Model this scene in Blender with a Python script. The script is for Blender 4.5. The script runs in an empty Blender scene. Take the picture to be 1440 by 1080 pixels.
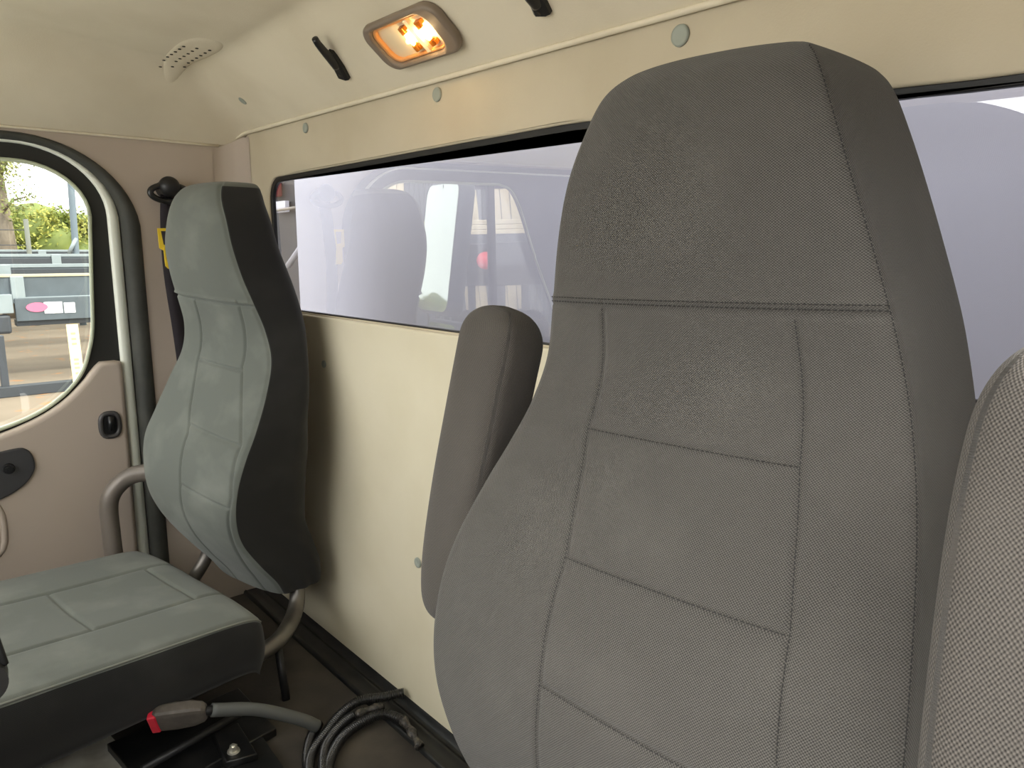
import bpy, bmesh, math, random
import numpy as np
from mathutils import Vector, Matrix

random.seed(7)
rng = np.random.default_rng(7)
SC = bpy.context.scene
COL = SC.collection

# ------------------------------------------------------------------ camera
CAM = np.array([0.0, -0.8, 0.985])          # held in the open driver's door
FPX = 1040.0
PIT = math.atan(185 / FPX)
AZ = math.radians(40.75)
HD = np.array([-math.cos(AZ), math.sin(AZ), 0.0])
RT = np.array([HD[1], -HD[0], 0.0])
FW = HD * math.cos(PIT) - np.array([0, 0, 1.0]) * math.sin(PIT)
UP = np.cross(RT, FW)
cd = bpy.data.cameras.new('camera')
cd.sensor_width = 36.0
cd.lens = 36.0 * FPX / 1440.0
cd.clip_start = 0.02
cd.clip_end = 500
cam = bpy.data.objects.new('camera', cd)
COL.objects.link(cam)
cam.matrix_world = Matrix(((RT[0], UP[0], -FW[0], CAM[0]), (RT[1], UP[1], -FW[1], CAM[1]), (RT[2], UP[2], -FW[2], CAM[2]), (0, 0, 0, 1)))
SC.camera = cam

# ------------------------------------------------------------------ world, sun, exposure
SC.view_settings.view_transform = 'Standard'
SC.view_settings.look = 'None'
SC.view_settings.gamma = 1.0
SC.view_settings.use_curve_mapping = False
SC.view_settings.exposure = 2.75
W = bpy.data.worlds.new('overcast_sky')
SC.world = W
W.use_nodes = True
wn = W.node_tree
for n in list(wn.nodes):
    wn.nodes.remove(n)
wo = wn.nodes.new('ShaderNodeOutputWorld')
wb = wn.nodes.new('ShaderNodeBackground')
wb.inputs['Strength'].default_value = 1.0
tc = wn.nodes.new('ShaderNodeTexCoord')
sp = wn.nodes.new('ShaderNodeSeparateXYZ')
wr = wn.nodes.new('ShaderNodeValToRGB')
wr.color_ramp.elements[0].position = 0.0
wr.color_ramp.elements[0].color = (0.92, 0.93, 0.92, 1)
wr.color_ramp.elements[1].position = 0.9
wr.color_ramp.elements[1].color = (1.0, 0.99, 0.97, 1)
wn.links.new(tc.outputs['Generated'], sp.inputs[0])
wn.links.new(sp.outputs['Z'], wr.inputs[0])
wn.links.new(wr.outputs[0], wb.inputs[0])
wn.links.new(wb.outputs[0], wo.inputs[0])

sd = bpy.data.lights.new('sun', 'SUN')
sd.energy = 1.2
sd.angle = math.radians(8)
sd.color = (1.0, 0.96, 0.88)
sun = bpy.data.objects.new('sun', sd)
COL.objects.link(sun)
sun.rotation_euler = Vector((0.62, 0.38, 0.75)).to_track_quat('Z', 'Y').to_euler()   # from behind the driver's side, high


def portal(name, loc, rot, sx, sy):
    l = bpy.data.lights.new(name, 'AREA')
    l.shape = 'RECTANGLE'
    l.size, l.size_y = sx, sy
    l.cycles.is_portal = True
    o = bpy.data.objects.new(name, l)
    COL.objects.link(o)
    o.location = loc
    o.rotation_euler = rot
    return o


R90 = math.pi / 2
portal('windshield_portal', (-1.05, -1.62, 1.05), (R90, 0, math.pi), 1.95, 0.75)
portal('passenger_window_portal', (-2.09, -0.80, 0.9), (R90, 0, R90 + math.pi), 0.95, 0.75)
portal('driver_door_portal', (-0.02, -0.80, 0.72), (R90, 0, R90), 1.05, 1.15)


# ------------------------------------------------------------------ helpers
def ray(px, py):
    return FW + RT * ((px - 720) / FPX) + UP * ((540 - py) / FPX)


def at_y(px, py, y):
    d = ray(px, py)
    return CAM + d * ((y - CAM[1]) / d[1])


def at_x(px, py, x):
    d = ray(px, py)
    return CAM + d * ((x - CAM[0]) / d[0])


def at_z(px, py, z):
    d = ray(px, py)
    return CAM + d * ((z - CAM[2]) / d[2])


def srgb(r, g, b):
    def f(c):
        c /= 255.0
        return c / 12.92 if c <= 0.04045 else ((c + 0.055) / 1.055) ** 2.4
    return (f(r), f(g), f(b), 1.0)


def props(o, label=None, cat=None, group=None, kind=None):
    if label: o['label'] = label
    if cat: o['category'] = cat
    if group: o['group'] = group
    if kind: o['kind'] = kind
    return o


def empty(name, loc, label, cat, group=None, rz=0):
    o = bpy.data.objects.new(name, None)
    COL.objects.link(o)
    o.empty_display_size = 0.05
    o.location = Vector([float(v) for v in loc])
    o.rotation_euler = (0, 0, rz)
    return props(o, label, cat, group)


def link(name, me, m, parent=None, smooth=True):
    """Mesh given in world coordinates; when parented to an unrotated Empty it is shifted into its space."""
    o = bpy.data.objects.new(name, me)
    COL.objects.link(o)
    if m is not None and not me.materials:
        me.materials.append(m)
    if smooth:
        me.polygons.foreach_set('use_smooth', [True] * len(me.polygons))
    if parent is not None:
        o.parent = parent
        base = parent
        off = Vector((0, 0, 0))
        while base is not None:
            off += base.location
            base = base.parent
        me.transform(Matrix.Translation(-off))
    return o


def mesh_from(name, verts, faces, uvs=None):
    me = bpy.data.meshes.new(name)
    me.from_pydata([tuple(map(float, v)) for v in verts], [], faces)
    if uvs is not None:
        uvl = me.uv_layers.new(name='UVMap')
        idx = np.empty(len(me.loops), dtype=np.int32)
        me.loops.foreach_get('vertex_index', idx)
        uvl.data.foreach_set('uv', np.asarray(uvs, dtype=np.float32)[idx].ravel())
    me.update()
    return me


def grid_faces(nr, nc, closed=False, flip=False):
    f = []
    cc = nc if closed else nc - 1
    for i in range(nr - 1):
        for j in range(cc):
            a, b = i * nc + j, i * nc + (j + 1) % nc
            c, d = (i + 1) * nc + (j + 1) % nc, (i + 1) * nc + j
            f.append((a, d, c, b) if flip else (a, b, c, d))
    return f


def from_bm(name, bm, m, parent=None, smooth=False, recalc=True):
    if recalc:
        bmesh.ops.recalc_face_normals(bm, faces=bm.faces)
    me = bpy.data.meshes.new(name)
    bm.to_mesh(me)
    bm.free()
    return link(name, me, m, parent, smooth)


def bm_box(bm, lo, hi, bevel=0.0, seg=2, mat=None):
    b2 = bmesh.new()
    bmesh.ops.create_cube(b2, size=1.0)
    lo, hi = Vector(lo), Vector(hi)
    for v in b2.verts:
        v.co = Vector([(lo[i] + hi[i]) / 2 + v.co[i] * (hi[i] - lo[i]) for i in range(3)])
    if bevel > 0:
        bmesh.ops.bevel(b2, geom=list(b2.edges), offset=bevel, segments=seg, affect='EDGES', profile=0.5)
    if mat is not None:
        bmesh.ops.transform(b2, matrix=mat, verts=b2.verts)
    t = bpy.data.meshes.new('t')
    b2.to_mesh(t)
    b2.free()
    bm.from_mesh(t)
    bpy.data.meshes.remove(t)
    return bm


def box(name, lo, hi, m, parent=None, bevel=0.0, seg=2, mat=None):
    return from_bm(name, bm_box(bmesh.new(), lo, hi, bevel, seg, mat), m, parent, smooth=False)


def catmull(pts, n):
    """Smooth curve through pts with n samples per span."""
    P = [np.asarray(p, float) for p in pts]
    P = [2 * P[0] - P[1]] + P + [2 * P[-1] - P[-2]]
    out = []
    for i in range(1, len(P) - 2):
        for k in range(n):
            t = k / n
            a, b, c, d = P[i - 1], P[i], P[i + 1], P[i + 2]
            out.append(0.5 * ((2 * b) + (-a + c) * t + (2 * a - 5 * b + 4 * c - d) * t * t + (-a + 3 * b - 3 * c + d) * t ** 3))
    out.append(P[-2])
    return out


def tube_mesh(name, pts, rad, seg=14, ribs=None, caps=True, flat=None):
    """Tube along pts; rad a number or a function of the arc fraction; flat=(axis, k) squashes it."""
    P = [Vector(p) for p in pts]
    n = len(P)
    L = [0.0]
    for i in range(1, n):
        L.append(L[-1] + (P[i] - P[i - 1]).length)
    verts, faces, uvs = [], [], []
    nrm = None
    for i in range(n):
        t = (P[min(i + 1, n - 1)] - P[max(i - 1, 0)]).normalized()
        if nrm is None:
            nrm = t.cross(Vector((0, 0, 1)))
            if nrm.length < 0.1:
                nrm = t.cross(Vector((1, 0, 0)))
            nrm.normalize()
        nrm = (nrm - t * nrm.dot(t)).normalized()
        bn = t.cross(nrm)
        r = rad(L[i] / L[-1]) if callable(rad) else rad
        if ribs:
            r *= 1 + ribs[1] * (0.5 + 0.5 * math.cos(2 * math.pi * L[i] / ribs[0]))
        for k in range(seg):
            a = 2 * math.pi * k / seg
            verts.append(P[i] + nrm * (math.cos(a) * r) + bn * (math.sin(a) * r))
            uvs.append((k / seg, L[i]))
    faces = grid_faces(n, seg, closed=True)
    if caps:
        faces.append(tuple(range(seg))[::-1])
        faces.append(tuple(range((n - 1) * seg, n * seg)))
    return mesh_from(name, verts, faces, uvs)


def tube(name, pts, rad, m, parent=None, **k):
    return link(name, tube_mesh(name, pts, rad, **k), m, parent)


def strip_mesh(name, path, sect):
    """Sweep a 2D section (list of (out, depth)) along path frames [(pos, out, depth_dir)]."""
    verts = []
    for p, o, d in path:
        for a, b in sect:
            verts.append(p + o * a + d * b)
    return mesh_from(name, verts, grid_faces(len(path), len(sect)))


def plate(name, outline, holes, thick, mf, m, parent=None, bevel=0.0, res=3):
    """Flat panel from 2D outlines (closed), thick, with rounded edges; mf maps (u, v, w) to the world."""
    cu = bpy.data.curves.new('c', 'CURVE')
    cu.dimensions = '2D'
    cu.fill_mode = 'BOTH'
    for loop in [outline] + list(holes):
        s = cu.splines.new('POLY')
        s.points.add(len(loop) - 1)
        for i, (a, b) in enumerate(loop):
            s.points[i].co = (a, b, 0, 1)
        s.use_cyclic_u = True
    cu.extrude = max(thick / 2 - bevel, 1e-5)
    cu.bevel_depth = bevel
    cu.bevel_resolution = res
    cu.offset = -bevel
    co = bpy.data.objects.new('c', cu)
    COL.objects.link(co)
    dg = bpy.context.evaluated_depsgraph_get()
    me = bpy.data.meshes.new_from_object(co.evaluated_get(dg))
    bpy.data.objects.remove(co)
    bpy.data.curves.remove(cu)
    me.name = name
    for v in me.vertices:
        v.co = Vector([float(q) for q in mf(v.co.x, v.co.y, v.co.z)])
    bm = bmesh.new()
    bm.from_mesh(me)
    bmesh.ops.remove_doubles(bm, verts=bm.verts, dist=1e-5)
    bmesh.ops.recalc_face_normals(bm, faces=bm.faces)
    bm.to_mesh(me)
    bm.free()
    me.materials.clear()
    return link(name, me, m, parent, smooth=False)


def rrect(x0, y0, x1, y1, r, n=8):
    out = []
    for cx, cy, a0 in ((x1 - r, y1 - r, 0), (x0 + r, y1 - r, 90), (x0 + r, y0 + r, 180), (x1 - r, y0 + r, 270)):
        for k in range(n + 1):
            a = math.radians(a0 + 90 * k / n)
            out.append((cx + r * math.cos(a), cy + r * math.sin(a)))
    return out


# ------------------------------------------------------------------ materials
class NT:
    def __init__(self, name):
        self.m = bpy.data.materials.new(name)
        self.m.use_nodes = True
        self.t = self.m.node_tree
        self.b = self.t.nodes['Principled BSDF']
        self.out = self.t.nodes['Material Output']

    def n(self, typ, **kw):
        x = self.t.nodes.new(typ)
        for k, v in kw.items():
            if k.startswith('i_'):
                x.inputs[k[2:].replace('_', ' ')].default_value = v
            else:
                setattr(x, k, v)
        return x

    def l(self, a, b):
        self.t.links.new(a, b)

    def math(self, op, a, b=None, c=None):
        x = self.t.nodes.new('ShaderNodeMath')
        x.operation = op
        for i, v in enumerate((a, b, c)):
            if v is None: continue
            if isinstance(v, (int, float)): x.inputs[i].default_value = v
            else: self.l(v, x.inputs[i])
        return x.outputs[0]

    def mix(self, fac, a, b):
        x = self.t.nodes.new('ShaderNodeMix')
        x.data_type = 'RGBA'
        if isinstance(fac, (int, float)): x.inputs[0].default_value = fac
        else: self.l(fac, x.inputs[0])
        for i, v in ((6, a), (7, b)):
            if isinstance(v, tuple): x.inputs[i].default_value = v
            else: self.l(v, x.inputs[i])
        return x.outputs[2]

    def bump(self, h, strength, dist, normal=None):
        x = self.n('ShaderNodeBump')
        x.inputs['Strength'].default_value = strength
        x.inputs['Distance'].default_value = dist
        self.l(h, x.inputs['Height'])
        if normal is not None: self.l(normal, x.inputs['Normal'])
        return x.outputs[0]


def plain(name, col, rough=0.6, metal=0.0, noise=None, bump=None, spec=0.5, coat=0.0):
    """noise=(scale, amount, second colour); bump=(scale, strength, distance)."""
    t = NT(name)
    t.b.inputs['Roughness'].default_value = rough
    t.b.inputs['Metallic'].default_value = metal
    t.b.inputs['Specular IOR Level'].default_value = spec
    t.b.inputs['Coat Weight'].default_value = coat
    t.b.inputs['Base Color'].default_value = col
    co = t.n('ShaderNodeTexCoord')
    if noise:
        nz = t.n('ShaderNodeTexNoise')
        nz.inputs['Scale'].default_value = noise[0]
        nz.inputs['Detail'].default_value = 6
        t.l(co.outputs['Object'], nz.inputs['Vector'])
        f = t.math('MULTIPLY', t.math('SUBTRACT', nz.outputs['Fac'], 0.42), noise[1] * 4)
        f = t.math('MINIMUM', t.math('MAXIMUM', f, 0.0), noise[1])
        t.l(t.mix(f, col, noise[2]), t.b.inputs['Base Color'])
    if bump:
        nb = t.n('ShaderNodeTexNoise')
        nb.inputs['Scale'].default_value = bump[0]
        nb.inputs['Detail'].default_value = 4
        t.l(co.outputs['Object'], nb.inputs['Vector'])
        t.l(t.bump(nb.outputs['Fac'], bump[1], bump[2]), t.b.inputs['Normal'])
    return t.m


def weave(name, dark, light, pitch, bump, wear, wear_amt, twill=False, contrast=1.0):
    """Woven cover cloth on UVs measured in metres: threads crossing over and under, with pale wear."""
    t = NT(name)
    t.b.inputs['Roughness'].default_value = 0.92
    t.b.inputs['Specular IOR Level'].default_value = 0.18
    t.b.inputs['Sheen Weight'].default_value = 0.12
    t.b.inputs['Sheen Roughness'].default_value = 0.5
    uv = t.n('ShaderNodeTexCoord')
    s = t.n('ShaderNodeSeparateXYZ')
    t.l(uv.outputs['UV'], s.inputs[0])
    k = math.pi / pitch
    su = t.math('SINE', t.math('MULTIPLY', s.outputs['X'], k))
    v = s.outputs['Y']
    sv = t.math('SINE', t.math('MULTIPLY', v, k * (0.8 if twill else 1.0)))
    h = t.math('MULTIPLY', su, sv)
    h = t.math('ADD', t.math('MULTIPLY', h, 0.5), 0.5)
    nz = t.n('ShaderNodeTexNoise')
    nz.inputs['Scale'].default_value = 900
    nz.inputs['Detail'].default_value = 2
    t.l(uv.outputs['UV'], nz.inputs['Vector'])
    hh = t.math('ADD', t.math('MULTIPLY', h, 0.8 * contrast), t.math('MULTIPLY', nz.outputs['Fac'], 0.5))
    hh = t.math('ADD', hh, 0.5 * 0.8 * (1 - contrast))
    hh = t.math('MINIMUM', t.math('MAXIMUM', t.math('SUBTRACT', hh, 0.15), 0.0), 1.0)
    col = t.mix(hh, dark, light)
    n2 = t.n('ShaderNodeTexNoise')
    n2.inputs['Scale'].default_value = 7
    n2.inputs['Detail'].default_value = 5
    t.l(uv.outputs['UV'], n2.inputs['Vector'])
    f = t.math('MULTIPLY', t.math('MAXIMUM', t.math('SUBTRACT', n2.outputs['Fac'], 0.48), 0.0), wear_amt * 5)
    f = t.math('MINIMUM', f, wear_amt)
    t.l(t.mix(f, col, wear), t.b.inputs['Base Color'])
    t.l(t.bump(h, bump, pitch * 0.4), t.b.inputs['Normal'])
    return t.m


def pane_glass(name, tint, boost):
    """Window glass: mostly clear, mirror reflection after Fresnel."""
    t = NT(name)
    t.t.nodes.remove(t.b)
    tr = t.n('ShaderNodeBsdfTransparent')
    tr.inputs[0].default_value = tint
    gl = t.n('ShaderNodeBsdfGlossy')
    gl.inputs['Roughness'].default_value = 0.0
    gl.inputs[0].default_value = (0.97, 0.98, 1.0, 1)
    fr = t.n('ShaderNodeFresnel')
    fr.inputs['IOR'].default_value = 1.5
    f = t.math('MINIMUM', t.math('MULTIPLY', fr.outputs[0], boost), 0.95)
    mx = t.n('ShaderNodeMixShader')
    t.l(f, mx.inputs[0])
    t.l(tr.outputs[0], mx.inputs[1])
    t.l(gl.outputs[0], mx.inputs[2])
    t.l(mx.outputs[0], t.out.inputs[0])
    return t.m


def emit(name, col, s):
    t = NT(name)
    t.b.inputs['Base Color'].default_value = col
    t.b.inputs['Emission Color'].default_value = col
    t.b.inputs['Emission Strength'].default_value = s
    return t.m


M = {}
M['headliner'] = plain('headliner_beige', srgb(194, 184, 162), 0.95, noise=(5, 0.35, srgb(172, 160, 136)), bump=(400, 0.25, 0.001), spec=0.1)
M['ceiling'] = plain('headliner_lightened', srgb(222, 213, 192), 0.95, noise=(5, 0.35, srgb(200, 189, 164)), bump=(400, 0.25, 0.001), spec=0.1)  # same headliner, colour lightened to stand for more light on the ceiling
M['vinyl'] = plain('beige_vinyl', srgb(214, 206, 182), 0.55, noise=(6, 0.25, srgb(194, 184, 154)), bump=(300, 0.12, 0.001), spec=0.3)
M['taupe'] = plain('taupe_plastic', srgb(182, 169, 156), 0.55, noise=(4, 0.2, srgb(166, 152, 138)), bump=(500, 0.12, 0.0006), spec=0.35)
M['rubber'] = plain('black_rubber', srgb(44, 44, 42), 0.6, bump=(200, 0.15, 0.0006), spec=0.3)
M['seal'] = plain('grey_black_door_seal', srgb(66, 67, 63), 0.65, noise=(14, 0.4, srgb(90, 90, 84)), spec=0.3)
M['black'] = plain('black_plastic', srgb(28, 28, 29), 0.45, bump=(400, 0.1, 0.0005), spec=0.4)
M['black_satin'] = plain('black_painted_trim', srgb(22, 23, 24), 0.35, noise=(30, 0.25, srgb(60, 58, 54)), spec=0.5)
M['white_paint'] = plain('white_cab_paint', srgb(246, 250, 238), 0.3, spec=0.5)
M['floor_mat'] = plain('dark_floor_mat', srgb(58, 54, 50), 0.7, noise=(7, 0.7, srgb(86, 80, 72)), bump=(120, 0.35, 0.001), spec=0.35)
M['steel'] = plain('worn_steel_tube', srgb(120, 116, 110), 0.38, 0.75, noise=(20, 0.4, srgb(70, 64, 58)))
M['tube_grey'] = plain('taupe_painted_tube', srgb(118, 110, 102), 0.42, 0.2, noise=(25, 0.3, srgb(90, 84, 78)))
M['bolt'] = plain('zinc_bolt', srgb(225, 222, 210), 0.3, 0.8)
M['button'] = plain('grey_green_button', srgb(150, 156, 146), 0.5, spec=0.4)
M['yellow'] = plain('yellow_tag_plastic', srgb(232, 200, 50), 0.5)
M['red'] = plain('red_button_plastic', srgb(214, 40, 62), 0.45, noise=(60, 0.3, srgb(150, 30, 40)))
M['webbing'] = plain('dark_belt_webbing', srgb(52, 48, 52), 0.8, bump=(900, 0.4, 0.0006), spec=0.2)
M['buckle'] = plain('scuffed_buckle_plastic', srgb(84, 78, 72), 0.6, noise=(60, 0.3, srgb(118, 112, 102)), bump=(150, 0.2, 0.001))
M['sleeve'] = plain('grey_stalk_sleeve', srgb(84, 86, 84), 0.55)
M['conduit'] = plain('black_split_conduit', srgb(30, 29, 28), 0.32, spec=0.6)
M['tape'] = plain('black_tape_wrap', srgb(36, 34, 32), 0.35, noise=(120, 0.6, srgb(110, 104, 96)), bump=(160, 0.9, 0.003), spec=0.6)
M['cloth_drv'] = weave('charcoal_woven_cover', srgb(20, 19, 18), srgb(107, 104, 99), 0.00118, 1.0, srgb(112, 109, 103), 0.16)
M['cloth_arm'] = weave('charcoal_armrest_cover', srgb(24, 22, 21), srgb(104, 99, 93), 0.00105, 0.9, srgb(110, 104, 96), 0.12, twill=True)
M['cloth_pas'] = weave('grey_green_smooth_cover', srgb(84, 88, 83), srgb(110, 114, 108), 0.0016, 0.12, srgb(146, 149, 141), 0.3, contrast=0.25)
M['cloth_side'] = weave('dark_side_cloth', srgb(28, 28, 28), srgb(44, 44, 43), 0.0016, 0.12, srgb(60, 60, 58), 0.3, contrast=0.25)
M['thread'] = plain('seam_thread', srgb(34, 33, 32), 0.8)
M['glass_rear'] = pane_glass('rear_window_glass', (0.95, 0.95, 0.97, 1), 3.2)
M['glass_side'] = pane_glass('door_window_glass', (0.52, 0.54, 0.51, 1), 1.8)
M['body_panel'] = plain('pale_lavender_body_panel', srgb(150, 151, 164), 0.45, spec=0.3)
M['brass'] = plain('brass_bulb_cap', srgb(190, 120, 40), 0.35, 0.6)
M['lamp_house'] = plain('taupe_lamp_housing', srgb(128, 114, 100), 0.5)
M['reflector'] = plain('white_lamp_reflector', srgb(238, 226, 196), 0.4)
M['bulb'] = emit('glowing_bulb', (1.0, 0.72, 0.30, 1), 5.0)
M['hole_shade'] = plain('black_grille_hole', srgb(52, 46, 38), 0.9)  # dark discs: shade inside grille holes and screw recesses, put into the colour


# ------------------------------------------------------------------ structure: back wall with its window opening
XL, XR = -2.05, -0.04
WX0, WX1, WZ0, WZ1 = -1.885, -0.165, 0.840, 1.171


def droop(x):                                    # the window's upper edge falls slightly towards the driver's side
    return -0.028 * min(max((x + 0.80) / 0.55, 0.0), 1.0)


def back_map(y0):
    def f(u, v, w):
        z = v + (droop(u) * (v - 1.0) / 0.17 if v > 1.0 else 0.0) * (1.0 if v < 1.2 else 1.0)
        return (u, y0 + w, z)
    return f


def refine(loop, step=0.05):
    out = []
    for i, a in enumerate(loop):
        b = loop[(i + 1) % len(loop)]
        n = max(1, int(math.hypot(b[0] - a[0], b[1] - a[1]) / step))
        for k in range(n):
            out.append((a[0] + (b[0] - a[0]) * k / n, a[1] + (b[1] - a[1]) * k / n))
    return out


win = refine(rrect(WX0, WZ0, WX1, WZ1, 0.055))
outer = refine([(XL - 0.12, 0.0), (XR + 0.1, 0.0), (XR + 0.1, 1.31), (XL - 0.12, 1.31)], 0.1)
wall = plate('wall_back', outer, [win], 0.014, back_map(0.008), M['headliner'], bevel=0.004)
props(wall, kind='structure')
# lower panel of smooth beige vinyl, a little proud of the wall
low = refine([(XL, 0.015), (XR, 0.015), (XR, WZ0 - 0.003), (XL, WZ0 - 0.003)], 0.2)
props(plate('wall_back_panel', low, [], 0.012, back_map(-0.006), M['vinyl'], wall, bevel=0.004),
      'smooth beige vinyl lower panel of the back wall')

# window: black gasket frame and one pane
w1 = empty('window_1', (0, 0, 0), None, None)
w1['kind'] = 'structure'
inner = refine(rrect(WX0 + 0.012, WZ0 + 0.003, WX1 - 0.012, WZ1 - 0.012, 0.048))
props(plate('window_frame', refine(rrect(WX0 - 0.001, WZ0 - 0.001, WX1 + 0.001, WZ1 + 0.001, 0.055)), [inner], 0.010,
            back_map(0.010), M['black'], w1, bevel=0.002), 'black rubber gasket round the rear window')
gl = refine(rrect(WX0 + 0.002, WZ0 + 0.001, WX1 - 0.002, WZ1 - 0.002, 0.05), 0.2)
me = mesh_from('pane', [back_map(0.0135)(u, v, -0.014 * (v - 1.0)) for u, v in gl], [tuple(range(len(gl)))])
link('pane', me, M['glass_rear'], w1, smooth=False)

# ------------------------------------------------------------------ ceiling: flat headliner with sloping coves at the back and sides
def smin(a, b, k):
    h = max(k - abs(a - b), 0.0) / k
    return min(a, b) - h * h * k / 4


def ceil_z(x, y):
    zb = 1.295 + (-y) * (0.115 / 0.15)
    if x > -2.0:
        zb -= 0.013 * (x + 2.0)
    zf = 1.412 + max(0.0, -y - 0.15) * 0.06
    z = smin(zb, zf, 0.012)
    zl = 1.262 + (x - XL) * 0.92
    zr = 1.262 + (XR - x) * 0.92
    return smin(smin(z, zl, 0.045), zr, 0.045)


ys = np.concatenate([np.linspace(0.0, -0.3, 61), np.linspace(-0.31, -1.6, 50)])
xs = np.concatenate([np.linspace(XL, -1.7, 60), np.linspace(-1.68, -0.35, 60), np.linspace(-0.33, XR, 50)])
V = [(x, y, ceil_z(x, y)) for y in ys for x in xs]
ceil = props(link('ceiling', mesh_from('ceiling', V, grid_faces(len(ys), len(xs))), M['ceiling']), kind='structure')
so = ceil.modifiers.new('thickness', 'SOLIDIFY')
so.thickness = 0.02
so.offset = -1.0
# rolled lower edge of the headliner along the back wall (the dark line between the two panels lies under it)
pts = [(x, -0.006 - 0.0 * x, 1.294 - 0.013 * (x + 2.0)) for x in np.linspace(-1.99, XR - 0.03, 40)]
pts = [(XL + 0.002, -0.07, 1.270), (XL + 0.006, -0.045, 1.274), (XL + 0.018, -0.02, 1.284)] + pts
tube('headliner_edge', catmull([Vector(p) for p in pts], 2), 0.0045, M['ceiling'], ceil)
# rolled edge along the passenger side
pts = [(XL + 0.004, y, 1.262) for y in np.linspace(-0.06, -1.5, 24)]
tube('headliner_edge', pts, 0.003, M['ceiling'], ceil)

# ------------------------------------------------------------------ passenger side wall and door
side_map = lambda x0: (lambda u, v, w: (x0 + w, u, v))
TAU = M['taupe']
def arch(off, zlow, y_rear=-0.375):
    """Open path up the rear edge, over the corner and forward along the top."""
    y0, z1, rr = y_rear + off, 1.193 + min(off, 0.04) + max(off - 0.04, 0) * 0.15, 0.15 + off
    P = [Vector((0, y0 + 0.012 * (1 - (z - zlow) / 0.8) * 0.0, z)) for z in np.linspace(zlow, z1 - rr * 0.85, 14)]
    for k in range(1, 15):
        a = math.radians(90 * k / 14)
        P.append(Vector((0, y0 - rr + rr * math.cos(a), z1 - rr * 0.85 + rr * 0.85 * math.sin(a))))
    for y in np.linspace(y0 - rr - 0.05, -1.45, 10):
        P.append(Vector((0, y, z1)))
    return P


# rear side trim (B pillar) with a rounded corner into the back wall
path = []
yv = [(-0.082, XL - 0.001), (-0.076, XL), (-0.06, XL), (-0.045, XL + 0.004), (-0.02, XL + 0.018), (-0.004, XL + 0.04), (0.0, XL + 0.06)]
yv = catmull([np.array(p) for p in yv], 5)
zs = np.linspace(0.0, 1.285, 24)
V = [(p[1], p[0], z) for z in zs for p in yv]
wl_hole = [(p.y, p.z) for p in arch(0.075, 0.02)] + [(-1.45, 0.02)]
wl = props(plate('wall_left', refine([(-1.60, 0.0), (-0.075, 0.0), (-0.075, 1.285), (-1.60, 1.285)], 0.1), [wl_hole], 0.008, side_map(XL - 0.004), TAU), kind='structure')
link('corner_trim', mesh_from('corner_trim', V, grid_faces(len(zs), len(yv))), TAU, wl)
# outer skin of the passenger side so that no daylight comes round the edges
skin_out = [(-1.62, -0.25), (0.05, -0.25), (0.05, 1.45), (-1.62, 1.45)]


def door_loop(off=0.0, y_rear=-0.375, y_front=-1.24, z_top=1.193, r=0.15, zb=0.55, n=10):
    """Outline of the door's window: straight top, round upper corners, big arc at the lower rear corner."""
    y0, y1, z1 = y_rear + off, y_front - off, z_top + off
    rr = r + off
    L = []
    for k in range(n + 1):                                   # upper rear corner
        a = math.radians(90 * k / n)
        L.append((y0 - rr + rr * math.cos(a), z1 - rr * 0.8 + rr * 0.8 * math.sin(a)))
    fr = [(-0.90, z_top), (-0.955, z_top - 0.02), (-1.00, z_top - 0.09), (-1.06, 0.95), (-1.13, 0.80)]
    L += [(p[0] - off, p[1] + off) for p in catmull([np.array(p) for p in fr], 5)]
    low = [(-1.195 - off, 0.66), (-1.17, 0.57), (-1.05, 0.538), (-0.85, 0.540), (-0.72, 0.552), (-0.609, 0.575), (-0.53, 0.602), (-0.473, 0.638), (-0.43, 0.685), (-0.408, 0.735), (-0.393, 0.80), (-0.386, 0.90)]
    L += [tuple(p) for p in catmull([np.array(p) for p in low], 4)] if off < 0.02 else [(y1, zb), (y0, zb)]
    return L


glass_loop = door_loop()
skin = plate('wall_left_skin', skin_out, [refine(rrect(-1.26, 0.42, -0.36, 1.21, 0.08))], 0.01, side_map(XL - 0.085), M['white_paint'])
props(skin, kind='structure')
d1 = empty('door_1', (0, 0, 0), None, None)
d1['kind'] = 'structure'
# black inner frame, from the belt line up and over
props(plate('window_frame', [(p.y, p.z) for p in arch(0.040, 0.45)] + [(-1.45, 0.45)], [glass_loop], 0.012, side_map(XL - 0.028), M['rubber'], d1, bevel=0.002),
      'black rubber frame round the door window')
me = mesh_from('pane', [(XL - 0.045, u, v) for u, v in door_loop(0.01)], [tuple(range(len(door_loop(0.01))))])
link('pane', me, M['glass_side'], d1, smooth=False)
# window channel: pale bright lip right round the glass
gp = [Vector((XL - 0.018, u, v)) for u, v in glass_loop]
gp.append(gp[0])
props(tube('window_lip', gp, 0.0045, plain('pale_green_lip', srgb(196, 204, 180), 0.5), d1, seg=8), 'pale lip round the door glass')
# divider bar of the quarter light near the front
bar = bmesh.new()
bm_box(bar, (XL - 0.04, -0.885, 0.50), (XL - 0.024, -0.855, 1.215), 0.004)
from_bm('window_divider', bar, M['black'], d1)


def sweep_side(name, P, sect, m, parent, lean=0.0):
    """Sweep section (across, x) along a path in the y-z plane; across points outwards from the door window."""
    fr = []
    for i, p in enumerate(P):
        t = (P[min(i + 1, len(P) - 1)] - P[max(i - 1, 0)]).normalized()
        o = Vector((0, t.z, -t.y))
        if len(fr) and o.dot(fr[-1][1]) < 0: o = -o
        q = Vector((XL, p.y, p.z))
        fr.append((q, o * (1 - 0.58 * max(0.0, o.z)), Vector((1, 0, 0))))
    return link(name, strip_mesh(name, fr, sect), m, parent)


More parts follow.
